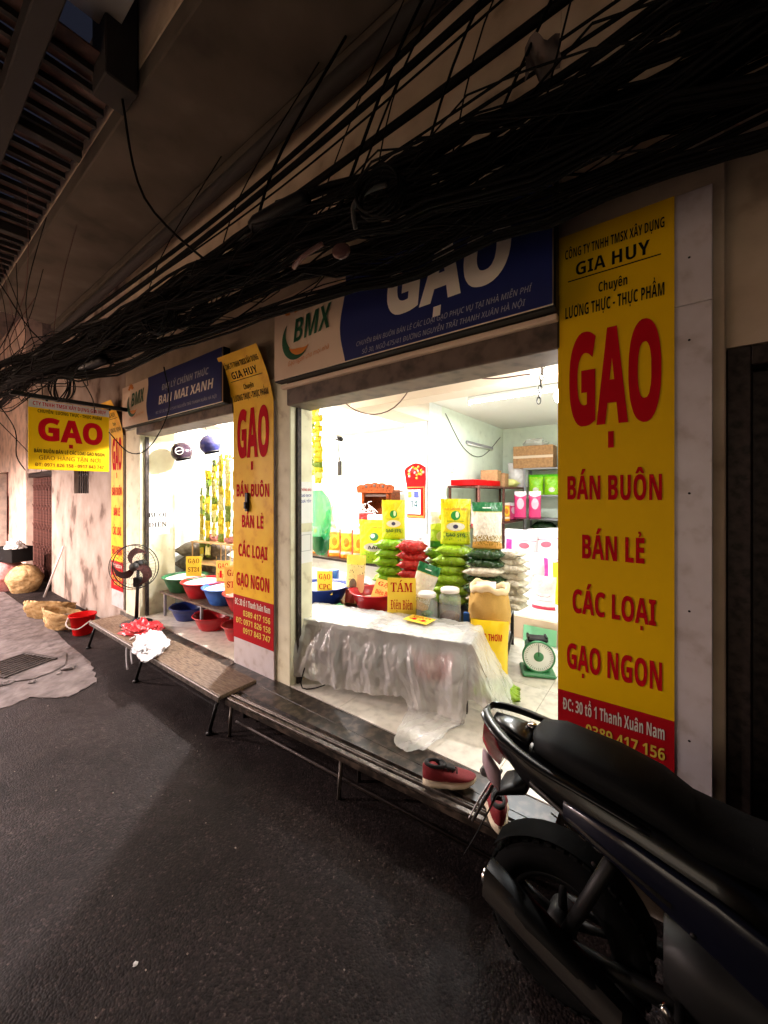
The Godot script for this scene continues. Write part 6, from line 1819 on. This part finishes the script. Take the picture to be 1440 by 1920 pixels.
func shoe(label: String, at: Vector3, turn: float) -> void:
	var o := thing("running_shoe", label, "shoe", at, turn)
	# length along x: heel at -0.14, toe at 0.15
	var outline := func(x: float) -> float: return 0.034 + 0.014 * sin(clampf((x + 0.14) / 0.29, 0, 1) * PI) + (0.008 if x > 0.0 else 0.0)
	var section := func(x: float, y0: float, y1: float, k: float) -> Array:
		var p := []
		var e := sqrt(clampf(1.0 - pow((x - 0.005) / 0.147, 6.0), 0.0, 1.0))
		var w: float = outline.call(x) * k * maxf(e, 0.12)
		for i in 14:
			var a := TAU * i / 14
			p.append(V(x, lerpf(y0, y1, 0.5 + 0.5 * clampf(sin(a) * 1.25, -1, 1)), cos(a) * w))
		return p
	var ss := []
	var us := []
	for i in 17:
		var t := i / 16.0
		var x := lerpf(-0.141, 0.151, t)
		var lift := 0.018 * smoothstep(0.72, 1.0, t) + 0.006 * smoothstep(0.2, 0.0, t)
		ss.append(section.call(x, lift, 0.036 + lift * 0.5 + 0.008 * smoothstep(0.4, 0.0, t), 1.08))
		var top := 0.115 - 0.03 * smoothstep(0.18, 0.4, t) - 0.035 * smoothstep(0.42, 0.95, t)
		us.append(section.call(x, 0.032 + lift * 0.5, top, 0.97))
	part(o, "sole", Sh.new().loft(ss).done(), M.sole)
	part(o, "upper", Sh.new().loft(us).done(), M.shoe_red)
	part(o, "collar", Sh.new().lathe([Vector2(0.03, 0.0), Vector2(0.041, 0.008), Vector2(0.042, 0.02), Vector2(0.034, 0.026), Vector2(0.026, 0.02), Vector2(0.024, -0.01)], 18, Transform3D(Basis.from_euler(V(0, 0, -0.2)).scaled(V(1.5, 1, 0.85)), V(-0.075, 0.1, 0))).done(), M.shoe_black)
	part(o, "tongue", boxm(V(0.09, 0.012, 0.042), 0.005), M.shoe_black, T(V(-0.005, 0.1, 0), 0.0, 0.0, -0.32))
	var l := Sh.new()
	for i in 4:
		var x := -0.03 + i * 0.024
		l.tube(curve([V(x, 0.098 - 0.009 * i, -0.026), V(x + 0.006, 0.112 - 0.009 * i, 0), V(x, 0.098 - 0.009 * i, 0.026)], 6), 0.0034, 5)
	part(o, "lace", l.done(), M.shoe_black)

# ------------------------------------------------------------------ things in the lane
func lane_things() -> void:
	var b := thing("red_bucket", "red plastic bucket with pale handle by the plank bench", "bucket", V(-6.38, 0.0, 0.38))
	part(b, "pail", Sh.new().lathe([Vector2(0, 0), Vector2(0.1, 0), Vector2(0.105, 0.01), Vector2(0.145, 0.25), Vector2(0.155, 0.252), Vector2(0.155, 0.268), Vector2(0.14, 0.264), Vector2(0.1, 0.02), Vector2(0, 0.02)], 30).done(), M.bright_red)
	part(b, "handle", Sh.new().tube(curve([V(-0.02, 0.25, 0.15), V(0.1, 0.18, 0.2), V(0.16, 0.12, 0.1), V(0.14, 0.2, -0.05)], 14), 0.008, 6).done(), M.cap_white)
	open_sack_lane("open mouthed dirty sack with rubble lying beside the red bucket", V(-6.95, 0.0, 0.42), 0.34, 5, 0.25)
	open_sack_lane("slumped dirty sack beside the broom handle", V(-7.75, 0.0, 0.42), 0.33, 6, 0.9)
	single("broom_handle", "pale broom handle leaning on the peeling wall", "broom", Sh.new().tube([V(-8.95, 0.05, 0.25), V(-8.72, 0.95, 0.03)], 0.016, 8).done(), M.cap_white)
	for s in [["bulging pink striped sack before the pale house", V(-10.6, 0.0, 0.5), M.pink_sack, 0.5, 8], ["bulging dusty sack beside the pink striped sack", V(-10.1, 0.0, 0.3), M.old_sack, 0.42, 9]]:
		var k: float = s[3]
		var n := FastNoiseLite.new()
		n.seed = int(s[4])
		n.frequency = 1.0
		single("bulging_sack", s[0], "sack", Sh.new().grid(30, 20, func(u, v):
			var a: float = u * TAU
			var r := k * 0.8 * (0.72 + 0.28 * sin(PI * clampf(v * 1.1, 0, 1))) * sqrt(clampf(1.03 - pow(v, 5.0), 0, 1)) * (1.0 + 0.16 * n.get_noise_3d(cos(a) * 1.6, v * 2.0, sin(a) * 1.6))
			return V(cos(a) * r, v * k * 1.25, -sin(a) * r * 0.8)).done(), s[2], T(s[1]))
	var p := single("black_box", "black plastic crate on top of the dusty sacks", "crate", Sh.new().box(V(0, 0.16, 0), V(0.5, 0.03, 0.34), 0.005).box(V(-0.24, 0.3, 0), V(0.02, 0.28, 0.34), 0.005).box(V(0.24, 0.3, 0), V(0.02, 0.28, 0.34), 0.005).box(V(0, 0.3, 0.16), V(0.46, 0.28, 0.02), 0.005).box(V(0, 0.3, -0.16), V(0.46, 0.28, 0.02), 0.005).done(), M.black_plastic, T(V(-10.35, 0.46, 0.4), 0.3))
	p.position.y = 0.42
	single("paper_scrap", "crumpled white paper lying over the black crate", "paper", crumple(0.2, 0.16, 0.14, 44), M.paper, T(V(-10.2, 0.83, 0.42)))
	single("hanging_cloth", "red cloth hanging at the pale house doorway", "cloth", Sh.new().grid(10, 10, func(u, v): return V((u - 0.5) * 0.9, (v - 0.5) * 0.9 + 0.1 * u, 0.05 * sin(u * 9.0))).done(), M.bright_red, T(V(-13.6, 1.35, 0.2)))

func open_sack_lane(label: String, at: Vector3, k: float, sd: int, turn: float) -> void:
	var o := thing("dirty_sack", label, "sack", at, turn)
	var n := FastNoiseLite.new()
	n.seed = sd
	n.frequency = 1.0
	part(o, "sack_body", Sh.new().grid(36, 18, func(u, v):
		var a: float = u * TAU
		var t: float = v * 1.5
		var r: float
		var y: float
		if t <= 1.0:
			r = k * (0.75 + 0.25 * sin(t * PI * 0.55))
			y = k * 0.85 * t
		else:
			r = k * (1.0 - 0.25 * (t - 1.0))
			y = k * (0.85 - 0.9 * (t - 1.0))
		r *= 1.0 + 0.2 * n.get_noise_3d(cos(a) * 1.5, t * 1.5, sin(a) * 1.5) + 0.05 * n.get_noise_3d(cos(a) * 6.0, t * 6.0, sin(a) * 6.0)
		y *= 0.75 + 0.3 * cos(a + 2.0)
		return V(cos(a) * r, maxf(y, 0.004), -sin(a) * r * 0.72)).done(), M.old_sack)
	for i in 5:
		part(o, "rubble", chunk(0.07, 30 + i), M.clay if i % 2 else M.concrete, T(V(-0.1 + 0.055 * i, 0.1, 0.05 * (i % 3) - 0.05), i * 0.9))

# ------------------------------------------------------------------ parked motorbike: rear to -x, right side to +z
func ring(x: float, y: float, hw: float, hh: float, z := 0.0, n := 14, sq := 0.7, lean := 0.0) -> Array:
	var p := []
	for i in n:
		var a := TAU * i / n
		var c := cos(a)
		var s := sin(a)
		p.append(V(x + lean * s * hh, y + signf(s) * pow(absf(s), sq) * hh, z - signf(c) * pow(absf(c), sq) * hw))
	return p

func wheel(o: Node3D, x: float, r: float, w: float) -> void:
	var turn := Transform3D(Basis(Vector3.RIGHT, PI / 2), V(x, r, 0))
	var t := part(o, "wheel", Sh.new().lathe([Vector2(r * 0.66, -w * 0.42), Vector2(r * 0.86, -w * 0.5), Vector2(r * 0.97, -w * 0.32), Vector2(r, 0), Vector2(r * 0.97, w * 0.32), Vector2(r * 0.86, w * 0.5), Vector2(r * 0.66, w * 0.42), Vector2(r * 0.66, -w * 0.42)], 44, turn).done(), M.tyre)
	for i in 40:
		var a := TAU * i / 40
		for sd in [-1.0, 1.0]:
			part(t, "tread_block", M["_tread"], M.tyre, Transform3D(Basis(Vector3(0, 0, 1), a) * Basis(Vector3(0, 1, 0), sd * 0.35), V(x + cos(a) * r * 0.985, r + sin(a) * r * 0.985, sd * w * 0.2)))
	part(t, "rim", Sh.new().lathe([Vector2(r * 0.58, -w * 0.36), Vector2(r * 0.66, -w * 0.4), Vector2(r * 0.665, w * 0.4), Vector2(r * 0.58, w * 0.36), Vector2(r * 0.58, -w * 0.36)], 36, turn).done(), M.black_plastic)
	part(t, "hub", Sh.new().lathe([Vector2(0, -w * 0.5), Vector2(0.05, -w * 0.5), Vector2(0.055, 0), Vector2(0.05, w * 0.5), Vector2(0, w * 0.5)], 20, turn).done(), M.dark_metal)
	for i in 5:
		var a := TAU * i / 5 + 0.3
		part(t, "spoke", Sh.new().tube([V(x + cos(a) * 0.04, r + sin(a) * 0.04, 0), V(x + cos(a) * r * 0.6, r + sin(a) * r * 0.6, 0)], 0.018, 8, 0.012).done(), M.black_plastic)

func motorbike() -> void:
	M["_tread"] = boxm(V(0.012, 0.03, 0.028), 0.003)
	var o := thing("motorbike", "black and dark blue motorbike parked before the large yellow sign, tail toward the opening", "motorbike", V(0, 0, 0.53))
	wheel(o, -0.33, 0.285, 0.1)
	wheel(o, 0.90, 0.285, 0.085)
	# seat
	part(o, "seat", Sh.new().loft([ring(-0.43, 0.955, 0.03, 0.02), ring(-0.41, 0.955, 0.085, 0.042), ring(-0.33, 0.955, 0.12, 0.05), ring(-0.15, 0.93, 0.135, 0.055), ring(-0.02, 0.90, 0.135, 0.055), ring(0.06, 0.86, 0.13, 0.05), ring(0.2, 0.845, 0.12, 0.05), ring(0.34, 0.86, 0.09, 0.05), ring(0.42, 0.88, 0.05, 0.03)]).done(), M.bike_seat)
	# tail fairing with its wide grab rail
	part(o, "tail_fairing", Sh.new().loft([ring(-0.60, 0.93, 0.025, 0.02), ring(-0.55, 0.90, 0.06, 0.05), ring(-0.45, 0.855, 0.1, 0.075), ring(-0.3, 0.82, 0.125, 0.09), ring(-0.1, 0.78, 0.14, 0.1), ring(0.1, 0.73, 0.15, 0.11), ring(0.25, 0.70, 0.14, 0.1)]).done(), M.bike_black)
	var rail := func(s: float) -> ArrayMesh:
		var secs := []
		var pts := curve([V(-0.625, 0.985, 0.0), V(-0.61, 0.985, s * 0.05), V(-0.52, 0.96, s * 0.115), V(-0.38, 0.93, s * 0.15), V(-0.22, 0.905, s * 0.158), V(-0.05, 0.865, s * 0.15)], 18)
		for i in pts.size():
			var p: Vector3 = pts[i]
			var k := 1.0 - 0.5 * float(i) / pts.size()
			var r := []
			for j in 10:
				var a := TAU * j / 10
				r.append(p + V(0, sin(a) * 0.014 * k + (0.0 if s > 0 else 0.0), cos(a) * 0.026 * k * -1.0) + V(cos(a) * 0.012 * (1.0 if i < 6 else 0.2), 0, 0))
			secs.append(r)
		return Sh.new().loft(secs).done()
	part(o, "grab_rail", rail.call(1.0), M.bike_black)
	part(o, "grab_rail", rail.call(-1.0), M.bike_black)
	part(o, "rail_bridge", Sh.new().loft([ring(-0.59, 0.965, 0.03, 0.012), ring(-0.52, 0.955, 0.055, 0.014), ring(-0.44, 0.94, 0.075, 0.014)]).done(), M.bike_black)
	part(o, "seat_bolt", Sh.new().lathe([Vector2(0, 0), Vector2(0.02, 0), Vector2(0.018, 0.012), Vector2(0, 0.014)], 14, T(V(-0.45, 0.957, -0.03))).done(), M.chrome)
	# tail lamp and signals
	part(o, "tail_lamp", Sh.new().loft([ring(-0.63, 0.915, 0.035, 0.022), ring(-0.625, 0.89, 0.055, 0.03), ring(-0.595, 0.85, 0.06, 0.035), ring(-0.56, 0.82, 0.05, 0.03)]).done(), M.lamp_lens_red)
	for s in [-1.0, 1.0]:
		part(o, "turn_signal", Sh.new().loft([ring(-0.615, 0.83, 0.012, 0.03, s * 0.07), ring(-0.585, 0.80, 0.022, 0.045, s * 0.082), ring(-0.54, 0.77, 0.016, 0.04, s * 0.09)]).done(), M.lens_clear)
	# rear mudguard with plate holder
	part(o, "mudguard", Sh.new().loft([ring(-0.45, 0.76, 0.075, 0.03), ring(-0.56, 0.70, 0.07, 0.022), ring(-0.60, 0.60, 0.06, 0.02, 0.0, 14, 0.7, 0.6), ring(-0.66, 0.46, 0.055, 0.018, 0.0, 14, 0.7, 0.6), ring(-0.72, 0.335, 0.035, 0.01, 0.0, 14, 0.7, 0.6)]).done(), M.black_plastic)
	part(o, "plate_holder", boxm(V(0.012, 0.15, 0.19), 0.004), M.muffler_grey, T(V(-0.625, 0.62, 0), 0.0, 0.0, -0.42))
	part(o, "plate_lamp", boxm(V(0.06, 0.035, 0.07), 0.012), M.muffler_grey, T(V(-0.62, 0.725, 0.0)))
	part(o, "hugger", Sh.new().grid(10, 16, func(u, v):
		var a := lerpf(0.35, 2.5, v)
		var w: float = (u - 0.5) * 0.1
		return V(-0.33 - cos(a) * -0.31 - 0.0, 0.285 + sin(a) * 0.315, -w)).done(), M.tyre)
	# swing arm, shock absorbers, chain guard
	for s in [-1.0, 1.0]:
		part(o, "swing_arm", Sh.new().tube([V(-0.34, 0.285, s * 0.085), V(0.15, 0.33, s * 0.075)], 0.022, 8, 0.03).done(), M.dark_metal)
		part(o, "shock_absorber", Sh.new().tube([V(-0.3, 0.34, s * 0.1), V(-0.16, 0.68, s * 0.1)], 0.022, 10).done(), M.dark_metal)
	# muffler on the right side with its heat shield
	var muf := part(o, "muffler", Sh.new().loft([ring(-0.56, 0.445, 0.04, 0.045, 0.17), ring(-0.55, 0.445, 0.052, 0.06, 0.17), ring(-0.4, 0.385, 0.056, 0.062, 0.175), ring(-0.2, 0.3, 0.05, 0.055, 0.17), ring(-0.05, 0.235, 0.03, 0.03, 0.15), ring(0.2, 0.19, 0.02, 0.02, 0.1), ring(0.45, 0.24, 0.018, 0.018, 0.05)]).done(), M.black_plastic)
	part(muf, "heat_shield", Sh.new().grid(6, 14, func(u, v):
		var x := lerpf(-0.55, -0.12, v)
		var a := lerpf(-0.1, 1.15, u)
		return V(x, lerpf(0.445, 0.262, v) + sin(a) * 0.07 * (1.0 - 0.2 * v), 0.172 + cos(a) * 0.068 * (1.0 - 0.2 * v))).done(), M.muffler_grey)
	part(muf, "end_cap", Sh.new().lathe([Vector2(0.022, -0.012), Vector2(0.026, 0.01), Vector2(0.0, 0.012)], 14, Transform3D(Basis(Vector3(0, 0, 1), PI / 2), V(-0.562, 0.445, 0.17))).done(), M.chrome)
	# dark blue side panels and lower body
	for s in [-1.0, 1.0]:
		part(o, "side_panel", Sh.new().loft([ring(-0.3, 0.80, 0.012, 0.03, s * 0.125), ring(-0.1, 0.75, 0.02, 0.06, s * 0.14), ring(0.1, 0.68, 0.024, 0.085, s * 0.15), ring(0.28, 0.6, 0.024, 0.1, s * 0.155), ring(0.45, 0.56, 0.018, 0.11, s * 0.14)]).done(), M.bike_blue)
		part(o, "side_stripe", Sh.new().loft([ring(-0.42, 0.83, 0.006, 0.006, s * 0.108), ring(-0.2, 0.755, 0.006, 0.008, s * 0.148), ring(0.0, 0.69, 0.006, 0.008, s * 0.164)]).done(), M.muffler_grey)
		for i in 4:
			part(o, "trim_mark", boxm(V(0.022, 0.005, 0.004), 0.001), M.chrome, T(V(-0.33 + 0.045 * i, 0.768 - 0.016 * i, s * 0.132), 0.0, 0.0, -0.35))
		part(o, "footrest", Sh.new().tube([V(0.02, 0.34, s * 0.1), V(0.02, 0.34, s * 0.24)], 0.014, 8).done(), M.dark_metal)
	part(o, "kick_lever", Sh.new().tube(curve([V(0.12, 0.3, 0.14), V(0.02, 0.36, 0.19), V(-0.02, 0.42, 0.2)], 8), 0.011, 8).done(), M.chrome)
	part(o, "engine", Sh.new().loft([ring(-0.02, 0.4, 0.09, 0.1), ring(0.1, 0.36, 0.12, 0.14), ring(0.35, 0.36, 0.12, 0.13), ring(0.5, 0.42, 0.09, 0.1)]).done(), M.dark_metal)
	part(o, "front_cowl", Sh.new().loft([ring(0.3, 0.66, 0.1, 0.12), ring(0.5, 0.66, 0.13, 0.16), ring(0.7, 0.78, 0.14, 0.16), ring(0.82, 0.9, 0.1, 0.1), ring(0.86, 0.95, 0.03, 0.03)]).done(), M.bike_blue)
	for s in [-1.0, 1.0]:
		part(o, "fork", Sh.new().tube([V(0.9, 0.285, s * 0.065), V(0.72, 0.85, s * 0.065)], 0.02, 10).done(), M.dark_metal)
		part(o, "grip", Sh.new().tube([V(0.62, 1.0, s * 0.2), V(0.56, 0.99, s * 0.34)], 0.017, 10).done(), M.black_plastic)
		part(o, "mirror_stalk", Sh.new().tube([V(0.62, 1.0, s * 0.2), V(0.62, 1.16, s * 0.27)], 0.006, 6).done(), M.black_plastic)
	part(o, "handlebar", Sh.new().tube(curve([V(0.62, 1.0, -0.21), V(0.7, 0.97, -0.08), V(0.7, 0.97, 0.08), V(0.62, 1.0, 0.21)], 14), 0.013, 8).done(), M.dark_metal)
	part(o, "front_mudguard", Sh.new().grid(8, 12, func(u, v):
		var a := lerpf(0.5, 2.7, v)
		return V(0.9 + cos(a) * 0.31, 0.285 + sin(a) * 0.315, (0.5 - u) * 0.11)).done(), M.bike_black)
	part(o, "number_plate", boxm(V(0.004, 0.13, 0.18), 0.002), M.panel_white, T(V(-0.645, 0.615, 0), 0.0, 0.0, -0.42))
	part(o, "brake_cable", Sh.new().tube(curve([V(0.62, 0.98, 0.2), V(0.7, 0.9, 0.16), V(0.62, 0.75, 0.13), V(0.3, 0.5, 0.14)], 16), 0.004, 5).done(), M.black_plastic)
	for s in [-1.0, 1.0]:
		for q in [[-0.2, 0.7], [0.05, 0.64], [0.25, 0.52]]:
			part(o, "panel_bolt", Sh.new().lathe([Vector2(0, 0), Vector2(0.009, 0), Vector2(0.007, 0.004), Vector2(0, 0.005)], 8, Transform3D(Basis(Vector3.RIGHT, PI / 2 * s), V(q[0], q[1], s * 0.168))).done(), M.dark_metal)
	part(o, "side_stand", Sh.new().tube([V(0.15, 0.28, -0.1), V(0.2, 0.0, -0.2)], 0.012, 8).done(), M.dark_metal)
